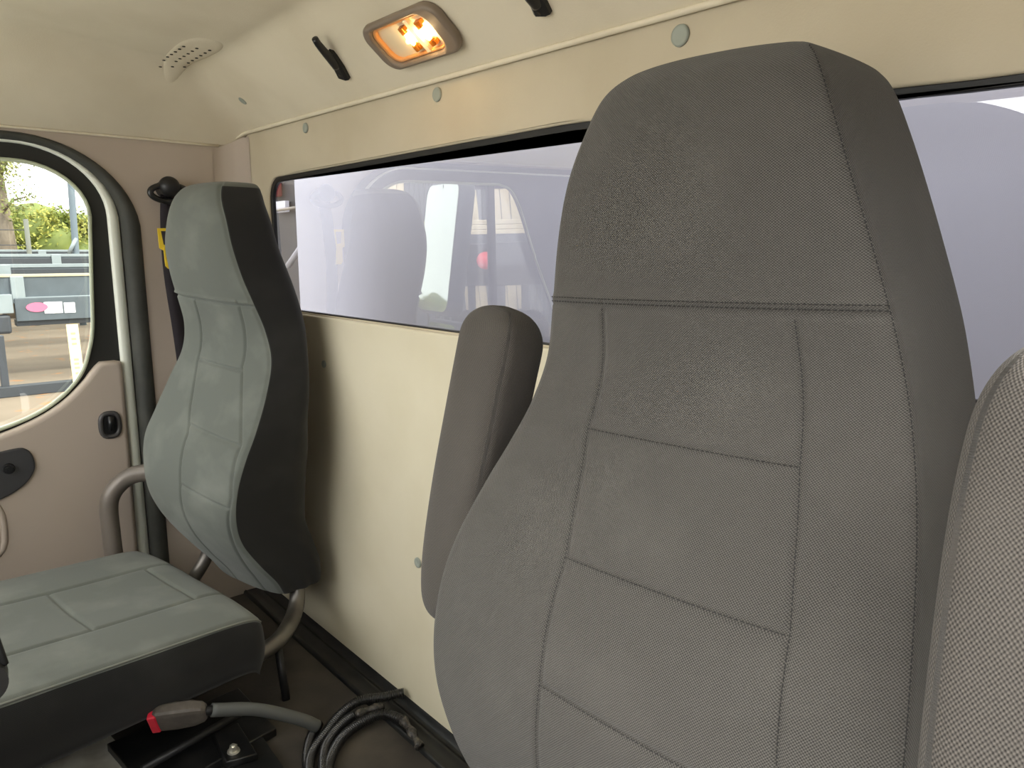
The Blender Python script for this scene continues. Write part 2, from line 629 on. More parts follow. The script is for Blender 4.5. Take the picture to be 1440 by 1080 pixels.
# white painted door frame, between the black frame and the rubber seal
props(sweep_side('painted_frame', arch(0.038, 0.10), [(0.0, -0.03), (0.0, -0.012), (0.006, -0.008), (0.024, -0.012), (0.03, -0.03)], M['white_paint'], d1),
      'white painted metal edge of the door frame')
# rubber door seal on the body, grey-black and fat
sl = sweep_side('door_seal', arch(0.070, 0.08), [(-0.004, -0.035), (-0.004, -0.005), (0.003, 0.008), (0.016, 0.013), (0.030, 0.009), (0.038, 0.001), (0.038, -0.01)], M['seal'], None)
sl.name = 'trim_1'
props(sl, kind='structure')
# moulded door panel below the window
dp = [(-1.35, 0.03), (-0.342, 0.03), (-0.340, 0.30), (-0.337, 0.60), (-0.338, 0.712), (-0.352, 0.716), (-0.386, 0.716)]
arc = [(-0.398, 0.706), (-0.412, 0.690), (-0.43, 0.668), (-0.473, 0.628), (-0.53, 0.594), (-0.609, 0.566), (-0.72, 0.543), (-0.85, 0.531), (-1.05, 0.530), (-1.35, 0.53)]
dp += [tuple(p) for p in catmull([np.array(p) for p in arc], 5)]
panel = plate('door_panel', dp, [], 0.035, side_map(XL - 0.012), TAU, d1, bevel=0.012, res=5)
props(panel, 'moulded taupe inner panel of the passenger door')

# latch handle in its round bezel
lc = np.array([XL + 0.004, -0.380, 0.556])
lt = empty('door_handle', (0, 0, 0), None, None)
lt.parent = d1


def ring(name, c, ry, rz, tr, m, parent, x=0.0, seg=28, axis=0):
    P = []
    for k in range(seg + 1):
        a = 2 * math.pi * k / seg
        ca, sa = math.cos(a), math.sin(a)
        sq = (abs(ca) ** 3 + abs(sa) ** 3) ** (-1 / 3)
        P.append(Vector((c[0] + x, c[1] + ry * ca * sq, c[2] + rz * sa * sq)))
    return tube(name, P, tr, m, parent, seg=10, caps=False)


bz = ring('bezel', lc, 0.021, 0.030, 0.0060, plain('grey_bezel', srgb(74, 72, 72), 0.35), lt, x=0.002)
box('recess', (lc[0] - 0.002, lc[1] - 0.021, lc[2] - 0.028), (lc[0] + 0.003, lc[1] + 0.021, lc[2] + 0.028), M['black'], lt, 0.001)
tube('lever', catmull([(lc[0] + 0.006, lc[1] + 0.002, lc[2] + 0.020), (lc[0] + 0.014, lc[1], lc[2] + 0.006), (lc[0] + 0.008, lc[1] - 0.002, lc[2] - 0.012)], 8),
     lambda t: 0.0085 - 0.003 * t, M['black_satin'], lt)
# switch plate with its knob, further forward
so_ = [tuple(p) for p in catmull([np.array(p) for p in ((-0.80, 0.40), (-0.70, 0.400), (-0.62, 0.416), (-0.575, 0.440), (-0.552, 0.470), (-0.550, 0.500), (-0.562, 0.524), (-0.59, 0.530), (-0.70, 0.515), (-0.80, 0.50))], 5)]
swp = props(plate('switch_plate', so_, [], 0.012, side_map(XL + 0.006), plain('dark_grey_plastic', srgb(58, 58, 60), 0.5), d1, bevel=0.004), 'dark grey switch plate')
sc_ = at_x(12, 659, XL + 0.012)
for nm, r, x0, x1, mt in (('knob_ring', 0.013, 0.010, 0.016, M['black']), ('knob', 0.008, 0.010, 0.022, M['black_satin'])):
    bm = bmesh.new()
    bmesh.ops.create_cone(bm, cap_ends=True, segments=24, radius1=r, radius2=r * 0.85, depth=x1 - x0,
                          matrix=Matrix.Translation((XL + (x0 + x1) / 2 + 0.002, sc_[1], sc_[2])) @ Matrix.Rotation(R90, 4, 'Y'))
    from_bm(nm, bm, mt, swp)
# pull cup at the edge of the frame with a pale moulded rim
cc = at_x(-12, 745, XL + 0.005)
ring('pull_cup_rim', (XL + 0.002, cc[1] - 0.035, cc[2]), 0.060, 0.075, 0.008, TAU, d1)
box('pull_cup', (XL + 0.002, cc[1] - 0.08, cc[2] - 0.06), (XL + 0.008, cc[1] + 0.012, cc[2] + 0.06), M['black'], d1, 0.002)

# ------------------------------------------------------------------ rest of the cab shell, beyond the frame
# driver's side: pillar, header and sill round the open door
wr_ = plate('wall_right', [(-1.62, -0.25), (0.05, -0.25), (0.05, 1.45), (-1.62, 1.45)], [refine(rrect(-1.38, 0.04, -0.28, 1.22, 0.12))], 0.05,
            side_map(XR + 0.03), TAU)
props(wr_, kind='structure')
# windshield wall: dash bulkhead and header
wf = plate('wall_front', [(XL - 0.1, -0.25), (XR + 0.06, -0.25), (XR + 0.06, 1.5), (XL - 0.1, 1.5)], [refine(rrect(XL + 0.06, 0.66, XR - 0.06, 1.36, 0.08))], 0.04,
           lambda u, v, w: (u, -1.62 + w, v), M['taupe'])
props(wf, kind='structure')
dash = empty('dashboard', (-1.05, -1.45, 0), 'dark moulded dashboard under the windshield, beyond the seats', 'dashboard')
bm = bm_box(bmesh.new(), (XL + 0.01, -1.58, 0.33), (XR - 0.02, -1.32, 0.64), 0.04, 3)
from_bm('dash_top', bm, M['taupe'], dash)
roof = box('roof', (XL - 0.1, -1.66, 1.47), (XR + 0.08, 0.04, 1.50), M['white_paint'])
props(roof, kind='structure')

# unseen block in box-truck shape, added to cut light at the open driver's door
nb_ = empty('light_blocker', (4.2, -1.5, -1.0), 'unseen dark block shaped like a box truck, added to shade the open driver door', 'light blocker')
from_bm('blocker_body', bm_box(bmesh.new(), (3.2, -5.0, -0.2), (5.5, 3.5, 2.6), 0.05), plain('dark_blue_grey_paint', srgb(70, 74, 84), 0.5), nb_)
for yy in (-4.0, 2.4):
    bm = bmesh.new()
    bmesh.ops.create_cone(bm, cap_ends=True, segments=28, radius1=0.48, radius2=0.48, depth=0.3, matrix=Matrix.Translation((3.6, yy, -0.52)) @ Matrix.Rotation(R90, 4, 'Y'))
    from_bm('wheel', bm, M['rubber'], nb_)

# the truck's own bonnet beyond the windshield throws sky light up on the headliner
hoodo = empty('truck_bonnet', (-1.05, -2.4, 0.5), 'white bonnet of the truck itself beyond the windshield, behind the camera', 'bonnet')
V = []
for i in range(16):
    f = i / 15
    for j in range(21):
        g_2 = j / 20 * 2 - 1
        V.append((-1.05 + g_2 * (0.98 - 0.12 * f), -1.68 - 1.5 * f, 0.60 - 0.20 * f - 0.18 * abs(g_2) ** 3))
hm = link('bonnet_shell', mesh_from('bonnet_shell', V, grid_faces(16, 21, flip=True)), M['white_paint'], hoodo)
hm.modifiers.new('t', 'SOLIDIFY').thickness = 0.02

# floor: mat, black pedestal pan, rail along the back wall
fl = box('floor', (XL - 0.08, -1.62, -0.04), (XR + 0.06, 0.03, 0.0), M['floor_mat'])
props(fl, kind='structure')
rail = strip_mesh('rail', [(Vector((x, 0, 0)), Vector((0, -1, 0)), Vector((0, 0, 1))) for x in np.linspace(XL, XR, 30)],
                  [(0.008, 0.0), (0.008, 0.026), (0.011, 0.029), (0.015, 0.026), (0.018, 0.012), (0.030, 0.010), (0.034, 0.014), (0.038, 0.010), (0.062, 0.007), (0.066, 0.010), (0.071, 0.007), (0.073, 0.0)])
props(link('baseboard_back', rail, M['black_satin']), kind='structure')

# lap fasteners (round grey buttons) holding the trim
def button(c, n, r, label):
    n = Vector(n).normalized()
    q = n.to_track_quat('Z', 'Y').to_matrix().to_4x4()
    prof = [(0.0, 0.0022), (r * 0.55, 0.0018), (r * 0.75, 0.0030), (r * 0.95, 0.0026), (r, 0.0)]
    V, F = [], []
    ns = 24
    for pr, ph in prof:
        for k in range(ns):
            a = 2 * math.pi * k / ns
            V.append(Vector((pr * math.cos(a), pr * math.sin(a), ph)))
    me = mesh_from('trim_button', V, grid_faces(len(prof), ns, True))
    me.transform(Matrix.Translation(Vector([float(v) for v in c])) @ q)
    o = link('trim_button', me, M['button'])
    props(o, label, 'button', 'round trim buttons')


button(at_y(588, 791, -0.013), (0, -1, 0), 0.011, 'small grey-green round button low on the beige panel beside the driver seat')
button(at_y(456, 512, -0.013), (0, -1, 0), 0.009, 'small dark round button on the beige panel just right of the passenger backrest')
button(at_y(430, 180, 0.0), (0, -1, 0), 0.0115, 'grey round button above the rear window, directly over the passenger headrest')
button(at_y(615, 133, 0.0), (0, -1, 0), 0.0125, 'grey round button above the rear window, under the dome lamp')
button(at_y(957, 50, 0.0), (0, -1, 0), 0.0135, 'largest grey round button, between the dome lamp and the driver headrest')
button((-1.845, -0.067, 1.343 + 0.003), (0.0, -0.61, -0.79), 0.011, 'grey round button on the sloping headliner, near the passenger corner')

# ------------------------------------------------------------------ items on the rear cove of the headliner
CU = Vector((1, 0, -0.013)).normalized()          # along the truck's width
CN = Vector((0, -0.115, -0.15)).normalized()      # into the cab
CN = (CN - CU * CN.dot(CU)).normalized()
CV = CU.cross(CN)                                 # up the slope
if CV.z < 0: CV = -CV


def on_cove(px, py):
    n, p0 = np.array(CN), np.array([-2.0, 0.0, 1.295])
    d = ray(px, py)
    return CAM + d * (((p0 - CAM) @ n) / (d @ n))


def cove_map(c):
    c = Vector([float(v) for v in c])
    return lambda u, v, w: c + CU * u + CV * v + CN * w


lc0 = on_cove(581, 48)
lamp = empty('dome_lamp', lc0, 'rectangular dome lamp with two lit bulbs and a taupe housing, on the sloping headliner', 'lamp')
cm = cove_map(lc0)
LW, LH = 0.108, 0.046
plate('housing', rrect(-LW, -LH, LW, LH, 0.030), [rrect(-LW + 0.022, -LH + 0.011, LW - 0.034, LH - 0.011, 0.022)], 0.016, lambda u, v, w: cm(u, v, w + 0.008), M['lamp_house'], lamp, bevel=0.006, res=4)
plate('reflector', rrect(-LW + 0.018, -LH + 0.008, LW - 0.030, LH - 0.008, 0.022), [], 0.003, lambda u, v, w: cm(u, v, w + 0.002), M['reflector'], lamp)
props(plate('inner_rim', rrect(-LW + 0.022, -LH + 0.011, LW - 0.034, LH - 0.011, 0.022), [rrect(-LW + 0.030, -LH + 0.016, LW - 0.036, LH - 0.015, 0.018)], 0.008,
            lambda u, v, w: cm(u, v, w + 0.007), plain('orange_reflection_rim', srgb(226, 160, 96), 0.35), lamp, bevel=0.002), 'inner rim with an orange reflection put into its colour')  # rim colour paints in the orange reflections of the lamp housing
props(plate('divider', [(0.016, -LH + 0.014), (0.026, -LH + 0.014), (0.026, LH - 0.014), (0.016, LH - 0.014)], [], 0.010, lambda u, v, w: cm(u, v, w + 0.007), M['reflector'], lamp, bevel=0.001), 'pale bar between the bulbs')
for (bu, rr, pw) in ((0.000, 0.0042, 0.006), (0.046, 0.0058, 0.02)):
    b = tube('bulb', [cm(bu, v, 0.011) for v in np.linspace(-0.012, 0.012, 9)], (lambda t, rr=rr: rr * (0.55 + 0.45 * math.sin(math.pi * t))), M['bulb'], lamp)
    for s in (-1, 1):
        tube('bulb_cap', [cm(bu, s * v, 0.011) for v in (0.0115, 0.0125, 0.0215, 0.0225)], 0.0055, M['brass'], b, seg=12)
        pl = bmesh.new()
        bm_box(pl, (-0.008, -0.0035, -0.008), (0.008, 0.0035, 0.0))
        for v in pl.verts:
            v.co = cm(bu + v.co.x, s * 0.019 + v.co.y, 0.012 + v.co.z)
        from_bm('bulb_clip', pl, M['brass'], b)
    pdt = bpy.data.lights.new('bulb_light', 'POINT')
    pdt.energy = pw
    pdt.color = (1.0, 0.66, 0.30)
    pdt.shadow_soft_size = 0.006
    po = bpy.data.objects.new('bulb_light', pdt)
    COL.objects.link(po)
    po.location = cm(bu, 0, 0.022)
t = NT('clear_lens')
t.t.nodes.remove(t.b)
a_, g_, mx = t.n('ShaderNodeBsdfTransparent'), t.n('ShaderNodeBsdfGlossy'), t.n('ShaderNodeMixShader')
g_.inputs['Roughness'].default_value = 0.12
mx.inputs[0].default_value = 0.07
t.l(a_.outputs[0], mx.inputs[1]); t.l(g_.outputs[0], mx.inputs[2]); t.l(mx.outputs[0], t.out.inputs[0])
plate('lens', rrect(-LW + 0.024, -LH + 0.012, LW - 0.036, LH - 0.012, 0.020), [], 0.0015, lambda u, v, w: cm(u, v, w + 0.021), t.m, lamp)


def coat_hook(p_top, p_bot, label):
    a, b = Vector([float(v) for v in on_cove(*p_top)]), Vector([float(v) for v in on_cove(*p_bot)])
    o = empty('coat_hook', (a + b) / 2, label, 'hook', 'black coat hooks')
    d = (b - a)
    L = d.length
    d.normalize()
    s = d.cross(CN).normalized()
    # base plate, flared towards the lower end
    V = []
    st = [(0.40, 0.005), (0.50, 0.009), (0.72, 0.0135), (0.97, 0.014), (1.0, 0.010)]
    for f, w in st:
        c = a + d * (L * f)
        h = 0.013 if f < 0.98 else 0.008
        for (x, y) in ((-w, 0), (-w, h * 0.7), (-w * 0.6, h), (w * 0.6, h), (w, h * 0.7), (w, 0)):
            V.append(c + s * x + CN * (y - 0.002))
    F = grid_faces(len(st), 6, True)
    F += [tuple(range(6)), tuple(range(24, 30))[::-1]]
    base = link('base', mesh_from('base', V, F), M['black'], o, smooth=False)
    for f in (0.66, 0.88):
        c = a + d * (L * f) + CN * 0.0112
        bm = bmesh.new()
        bmesh.ops.create_cone(bm, cap_ends=True, segments=16, radius1=0.0035, radius2=0.0030, depth=0.0022,
                              matrix=Matrix.Translation(c) @ CN.to_track_quat('Z', 'Y').to_matrix().to_4x4())
        from_bm('screw_recess', bm, M['hole_shade'], base)
    tube('hook_arm', catmull([a + d * (L * f) + CN * h for f, h in ((0.0, 0.022), (0.12, 0.021), (0.3, 0.017), (0.5, 0.012), (0.7, 0.007))], 5),
         lambda t: 0.0062 + 0.003 * t, M['black_satin'], o)


coat_hook((452, 42), (486, 108), 'slim black coat hook left of the dome lamp')
coat_hook((741, -40), (766, 17), 'black coat hook cut off by the top edge, right of the dome lamp')

# speaker grille: low moulded pad with rows of small holes, on the ceiling near the corner
sg = empty('speaker_grille', (-1.74, -0.205, ceil_z(-1.74, -0.205)), 'beige moulded speaker grille with small holes, on the ceiling near the passenger corner', 'grille')
ns_, nr_ = 40, 10
gx0, gx1, gy0, gy1 = -1.93, -1.62, -0.262, -0.157
V = []
for i in range(nr_):
    r = i / (nr_ - 1)
    for k in range(ns_):
        a = 2 * math.pi * k / ns_
        ca, sa = math.cos(a), math.sin(a)
        ex = (abs(ca) ** 2.6 + abs(sa) ** 2.6) ** (-1 / 2.6)
        x = (gx0 + gx1) / 2 + r * ca * ex * (gx1 - gx0) / 2
        y = (gy0 + gy1) / 2 + r * sa * ex * (gy1 - gy0) / 2 * (0.75 + 0.25 * ca * r)
        V.append((x, y, ceil_z(x, y) - 0.004 * (1 - r ** 4) + (0.002 if i == nr_ - 1 else 0)))
link('pad', mesh_from('pad', V, grid_faces(nr_, ns_, True)), M['ceiling'], sg)
bm = bmesh.new()
for i in range(7):
    for j in range(3):
        x, y = -1.880 + i * 0.028 + j * 0.008, -0.240 + j * 0.024
        z = ceil_z(x, y) - 0.0044
        bmesh.ops.create_cone(bm, cap_ends=True, segments=10, radius1=0.0034, radius2=0.0034, depth=0.0012, matrix=Matrix.Translation((x, y, z)))
props(from_bm('hole', bm, M['hole_shade'], sg), kind='stuff')


# ------------------------------------------------------------------ seats
def interp(tab, z, k):
    zz = [r[0] for r in tab]
    return np.interp(z, zz[::-1] if zz[0] > zz[-1] else zz, [r[k] for r in tab][::-1] if zz[0] > zz[-1] else [r[k] for r in tab])


def smooth_tab(tab, n=8):
    pts = catmull([np.array(r, float) for r in tab], n)
    return [tuple(p) for p in pts]


def seam_d(s, w=0.0030):
    return math.exp(-(s / w) ** 2)


def backrest(name, C, psi, tab, nf, nrow, verts_l, seams_h, groove, mcloth, parent, label, welt=0.0, crown=0.020, folds=0.0, gusset=0.012, wing=0.0, side_m=None, expo=3.2):
    """Upholstered backrest lofted over heights. tab rows: z, half width, front depth, thickness (top to bottom).
    verts_l: rows z, left seam x, right seam x. seams_h: (z_left, z_right, x_from, x_to or None) horizontal seams."""
    e1 = np.array([math.cos(psi), math.sin(psi), 0.0])
    e2 = np.array([-math.sin(psi), math.cos(psi), 0.0])
    T = smooth_tab(tab, 10)
    # arc-length resample
    d = [0.0]
    for i in range(1, len(T)):
        d.append(d[-1] + math.hypot(T[i][0] - T[i - 1][0], 0.7 * (T[i][2] - T[i - 1][2])) + 0.6 * abs(T[i][1] - T[i - 1][1]))
    S = np.linspace(0, d[-1], nrow)
    Z = [np.interp(S, d, [r[k] for r in T]) for k in range(4)]
    nside, nback = 26, 14
    ss = np.linspace(-1, 1, nf)
    V, UV = [], []
    ztop, zbot = tab[0][0], tab[-1][0]
    for i in range(nrow):
        z, w, q, th = (Z[k][i] for k in range(4))
        f = (z - zbot) / (ztop - zbot)
        xl, xr = (np.interp(-z, [-r[0] for r in verts_l], [r[k] for r in verts_l]) for k in (1, 2))
        cr = crown * min(1.0, w / 0.1)
        row = []
        for s in ss:
            x = w * s
            y = q - cr * (1 - abs(s) ** expo)
            if wing > 0:                                    # hollow between the bolsters in the lumbar part
                hw = math.exp(-((z - wing_z) / 0.16) ** 2)
                y += wing * hw * math.cos(min(1.0, abs(x - (xl + xr) / 2) / (0.62 * w)) * math.pi / 2) ** 2
            g = 0.0
            if z < verts_l[0][0] + 0.004:
                g = max(g, seam_d(x - xl), seam_d(x - xr))
            for (za, zb_, xa, xb) in seams_h:
                if xa == 'in':
                    if xl - 0.001 < x < xr + 0.001:
                        zc = za + (zb_ - za) * (x - xl) / max(xr - xl, 1e-3)
                        g = max(g, seam_d(z - zc))
                else:
                    zc = za + (zb_ - za) * (x + w) / max(2 * w, 1e-3)
                    g = max(g, seam_d(z - zc, 0.0032) * 1.3)
                    y -= welt * math.exp(-((z - zc - 0.006) / 0.004) ** 2)
            g = max(g, seam_d((1 - abs(s)) * w, 0.0035) * 0.9)
            y += groove * g
            row.append((x, y, x))
        # right side, back, left side
        arc = 0.0
        px, py = row[-1][0], row[-1][1]
        right = []
        for k in range(1, nside + 1):
            v = k / nside
            gx = gusset * math.sin(min(v * 1.25, 1.0) * math.pi / 2) ** 0.85 - 0.022 * max(0.0, (v - 0.72) / 0.28) ** 2
            y = q + th * v
            x = w + gx * min(1.0, w / 0.06)
            if folds > 0 and z < zbot + 0.16:
                aa = (zbot + 0.16 - z) / 0.16
                x += folds * aa * math.sin(v * 17 + z * 25) * 0.5
            arc += math.hypot(x - px, y - py)
            right.append((x, y, w + arc))
            px, py = x, y
        back = []
        xe = right[-1][0]
        for k in range(1, nback):
            v = k / nback
            back.append((xe - 2 * xe * v, q + th + 0.010 * math.sin(math.pi * v), w + arc + 2 * xe * v))
        left = [(-x, y, -u) for x, y, u in right[::-1]]
        row = row + right + back + left
        asym = 1 - 0.30 * min(1.0, max(0.0, (zbot + 0.17 - z) / 0.15)) if folds > 0 else 1.0
        for x, y, u in row:
            x = x * asym if x < 0 else x
            P = C + e1 * x + e2 * y
            V.append((P[0], P[1], CAM[2] + z))
            UV.append((u, S[i]))
    nc = nf + 2 * nside + nback - 1
    F = grid_faces(nrow, nc, True)
    F.append(tuple(range(nc))[::-1])
    F.append(tuple(range((nrow - 1) * nc, nrow * nc)))
    o = link(name, mesh_from(name, V, F, UV), mcloth, parent)
    if label: o['label'] = label
    if side_m is not None:
        o.data.materials.append(side_m)
        mi = np.zeros(len(o.data.polygons), dtype=np.int32)
        for i in range(nrow - 1):
            if Z[0][i] < ztop - 0.012:
                mi[i * nc + nf: (i + 1) * nc] = 1
        mi[-1] = 1
        o.data.polygons.foreach_set('material_index', mi)

    def surf(x, z, lift=0.0):
        w, q = interp(T, z, 1), interp(T, z, 2)
        s = x / max(w, 1e-3)
        xl, xr = (np.interp(-z, [-r[0] for r in verts_l], [r[k] for r in verts_l]) for k in (1, 2))
        y = q - crown * min(1.0, w / 0.1) * (1 - min(1.0, abs(s)) ** expo) - lift
        if wing > 0:
            hw = math.exp(-((z - wing_z) / 0.16) ** 2)
            y += wing * hw * math.cos(min(1.0, abs(x - (xl + xr) / 2) / (0.62 * w)) * math.pi / 2) ** 2
        P = C + e1 * x + e2 * y
        return Vector((P[0], P[1], CAM[2] + z))
    return o, surf, T


def stitches(name, paths, surf, step, ln, r, parent, m):
    """Thread dashes along seams: many tiny flat bars joined into one part."""
    bm = bmesh.new()
    for fn, n0 in paths:
        pts = [surf(*fn(t)) for t in np.linspace(0, 1, n0)]
        L = [0.0]
        for i in range(1, len(pts)):
            L.append(L[-1] + (pts[i] - pts[i - 1]).length)
        k = 0.0
        while k + ln < L[-1]:
            def pt(s):
                i = int(np.searchsorted(L, s)) or 1
                i = min(i, len(pts) - 1)
                f = (s - L[i - 1]) / max(L[i] - L[i - 1], 1e-6)
                return pts[i - 1].lerp(pts[i], f)
            a, b = pt(k), pt(k + ln)
            d = (b - a).normalized()
            s_ = d.cross(Vector((0.1, -1, 0.1))).normalized() * r
            n_ = Vector((0, -r, 0))
            vs = [bm.verts.new(p) for p in (a - s_, a + n_, a + s_, b - s_, b + n_, b + s_)]
            bm.faces.new((vs[0], vs[1], vs[4], vs[3]))
            bm.faces.new((vs[1], vs[2], vs[5], vs[4]))
            k += step
    o = from_bm(name, bm, m, parent, recalc=False)
    return props(o, kind='stuff')


# ---- driver seat
wing_z = -0.36
DC = np.array([-0.365, -0.35, 0.0])
DPSI = math.radians(7)
DT = [(0.1645, 0.020, 0.150, 0.06), (0.1635, 0.044, 0.125, 0.100), (0.1590, 0.066, 0.102, 0.135), (0.149, 0.082, 0.083, 0.162), (0.132, 0.095, 0.068, 0.18), (0.100, 0.109, 0.060, 0.19), (0.060, 0.124, 0.057, 0.195),
      (0.010, 0.140, 0.064, 0.195), (-0.052, 0.157, 0.078, 0.195), (-0.104, 0.169, 0.085, 0.19), (-0.150, 0.180, 0.074, 0.19), (-0.190, 0.190, 0.052, 0.19), (-0.230, 0.199, 0.024, 0.20),
      (-0.280, 0.208, -0.008, 0.21), (-0.330, 0.213, -0.028, 0.22), (-0.390, 0.215, -0.036, 0.22), (-0.450, 0.213, -0.030, 0.21), (-0.520, 0.203, -0.010, 0.19), (-0.580, 0.190, 0.02, 0.15), (-0.60, 0.175, 0.035, 0.12)]
ds = empty('driver_seat', (-0.365, -0.30, 0.0), 'large charcoal woven driver seat in the foreground, high back with stitched panels', 'seat')
DV = [(-0.047, -0.084, 0.091), (-0.161, -0.091, 0.106), (-0.259, -0.063, 0.131), (-0.36, -0.059, 0.143), (-0.60, -0.07, 0.14)]
DH = [(-0.050, -0.044, 'all', None), (-0.161, -0.160, 'in', None), (-0.259, -0.262, 'in', None), (-0.360, -0.372, 'in', None)]
dback, dsurf, DTs = backrest('backrest', DC, DPSI, DT, 250, 430, DV, DH, 0.0024, M['cloth_drv'], ds, None, welt=0.0012, crown=0.020, expo=2.5)
vx = lambda z, k: float(np.interp(-z, [-r[0] for r in DV], [r[k] for r in DV]))
paths = []
for k in (1, 2):
    paths.append((lambda t, k=k: (vx(-0.05 - 0.5 * t, k), -0.05 - 0.5 * t, 0.0006), 60))
for za, zb_, kind, _ in DH:
    if kind == 'in':
        paths.append((lambda t, za=za, zb_=zb_: (vx(za, 1) + (vx(zb_, 2) - vx(za, 1)) * t, za + (zb_ - za) * t, 0.0004), 30))
    else:
        for dz in (0.0035, 0.0075):
            paths.append((lambda t, za=za, zb_=zb_, dz=dz: (-0.152 + 0.307 * t, za + (zb_ - za) * t + dz, 0.0030), 40))
for sg_ in (1,):
    paths.append((lambda t, sg_=sg_: (sg_ * (interp(DTs, 0.15 - 0.68 * t, 1) - 0.0005), 0.15 - 0.68 * t, 0.0008), 90))
stitches('stitching', paths, dsurf, 0.0042, 0.0028, 0.00045, dback, M['thread'])
# cushion of the driver seat, below the frame
def cushion(name, rear, psi, hw, ln, ztop, th, rise, mcloth, parent, nu, nv, seam_u=(0.30, 0.72), cross=(), groove=0.0025, crown=0.012, skirt=0.0, side_m=None, pipe=False):
    e1 = np.array([math.cos(psi), math.sin(psi), 0.0])
    e2 = np.array([math.sin(psi), -math.cos(psi), 0.0])            # forward
    C = np.array([rear[0], rear[1], 0.0])
    V, UV = [], []
    n_side, n_bot = 16, 8
    for i in range(nv):
        v = i / (nv - 1)
        yy = v * ln
        end = min(v, 1 - v) * ln
        drop = 0.030 * math.exp(-end / 0.018)
        shr = 0.020 * math.exp(-end / 0.015)
        zt = ztop + rise * v - drop
        row = []
        for j in range(nu):
            u = j / (nu - 1)
            x = (2 * u - 1) * (hw - shr)
            z = zt + crown * (1 - abs(2 * u - 1) ** 3)
            z -= 0.010 * math.exp(-((u - 0.5) / 0.22) ** 2) * math.exp(-((v - 0.4) / 0.35) ** 2)
            g = 0
            for su in seam_u:
                g = max(g, seam_d((u - su) * 2 * hw, 0.004))
            if seam_u[0] < u < seam_u[1]:
                for cv in cross:
                    g = max(g, seam_d((v - cv) * ln, 0.004) * 0.8)
            g = max(g, 0.9 * seam_d(min(u, 1 - u) * 2 * hw, 0.004))
            row.append((x, yy, z - groove * g, x))
        side = []
        for k in range(1, n_side + 1):
            t_ = k / n_side
            bul = 0.012 * math.sin(math.pi * min(1, t_ * 1.1)) - 0.02 * t_ ** 2
            bul += skirt * math.sin(yy * 34 + 1.2 * math.sin(yy * 13)) * (1 - t_) * t_ * 4
            side.append((hw - shr + bul, yy, zt - (th + rise * v * 0.9) * t_, hw + th * t_))
        bot = [((hw - shr) * (1 - 2 * (k / n_bot)) * 0.93, yy, zt - th - rise * v * 0.9, hw + th + 2 * hw * k / n_bot) for k in range(1, n_bot)]
        full = row + side + bot + [(-a, b, c, -d_) for a, b, c, d_ in side[::-1]]
        for a, b, c, d_ in full:
            P = C + e1 * a + e2 * b
            V.append((P[0], P[1], c))
            UV.append((d_, b))
    nc = nu + 2 * n_side + n_bot - 1
    F = grid_faces(nv, nc, True, flip=True)
    F.append(tuple(range(nc)))
    F.append(tuple(range((nv - 1) * nc, nv * nc))[::-1])
    o = link(name, mesh_from(name, V, F, UV), mcloth, parent)
    if side_m is not None:
        o.data.materials.append(side_m)
        mi = np.zeros(len(o.data.polygons), dtype=np.int32)
        for i in range(nv - 1):
            mi[i * nc + nu: (i + 1) * nc] = 1
        mi[-2:] = 1
        o.data.polygons.foreach_set('material_index', mi)
    if pipe:
        pp = [Vector([float(q) for q in V[i * nc + nu - 1]]) + Vector((0.001, 0, 0.001)) for i in range(2, nv - 1)]
        props(tube('piping', pp, 0.0022, plain('grey_piping', srgb(112, 114, 106), 0.8), o, seg=8), 'pale piping along the side seam')
    return o


cushion('cushion', (-0.395, -0.36), DPSI, 0.235, 0.50, 0.385, 0.13, 0.02, M['cloth_drv'], ds, 50, 50)
bm = bm_box(bmesh.new(), (-0.56, -0.80, 0.0), (-0.20, -0.36, 0.26), 0.02)
from_bm('pedestal', bm, M['black'], ds)


def armrest(name, pts, frame_psi, half_w, half_d, parent, label, m, tip=0.05):
    """Padded armrest folded up: stations pts (x, y, z) bottom to top, section half sizes."""
    P = catmull([np.array(p, float) for p in pts], 16)
    L = [0.0]
    for i in range(1, len(P)):
        L.append(L[-1] + float(np.linalg.norm(P[i] - P[i - 1])))
    e1 = Vector((math.cos(frame_psi), math.sin(frame_psi), 0))
    V, UV = [], []
    ns = 72
    N = len(P)
    # resample densely near the ends
    Ls = sorted(set([L[-1] * (0.5 - 0.5 * math.cos(math.pi * i / 70)) for i in range(71)]))
    for s in Ls:
        p = Vector([float(np.interp(s, L, [q[k] for q in P])) for k in range(3)])
        q = Vector([float(np.interp(min(s + 0.01, L[-1]), L, [q[k] for q in P])) for k in range(3)]) - Vector([float(np.interp(max(s - 0.01, 0), L, [q[k] for q in P])) for k in range(3)])
        t = q.normalized()
        a = (e1 - t * e1.dot(t)).normalized()
        b = t.cross(a)                       # roughly backwards/forwards
        e = min(s, L[-1] - s)
        f = (1 - (1 - min(e / tip, 1.0)) ** 2.4) ** (1 / 2.4)
        for k in range(ns):
            an = 2 * math.pi * k / ns
            ca, sa = math.cos(an), math.sin(an)
            sq = (abs(ca) ** 4.2 + abs(sa) ** 4.2) ** (-1 / 4.2)
            x, y = ca * sq, sa * sq
            g = 0.0
            for (sx, sy) in ((0.93, 0.93), (-0.93, 0.93), (0.93, -0.93), (-0.93, -0.93)):
                dd = math.hypot((x - sx) * half_w, (y - sy) * half_d)
                g = max(g, math.exp(-(dd / 0.004) ** 2))
            k2 = f * (1 - 0.06 * g)
            V.append(p + a * (x * half_w * k2) + b * (y * half_d * k2))
            UV.append(((x * half_w if abs(sa) > abs(ca) else y * half_d + 1.0), s))
    F = grid_faces(len(Ls), ns, True, flip=True)
    o = link(name, mesh_from(name, V, F, UV), m, parent)
    if label: o['label'] = label
    return o


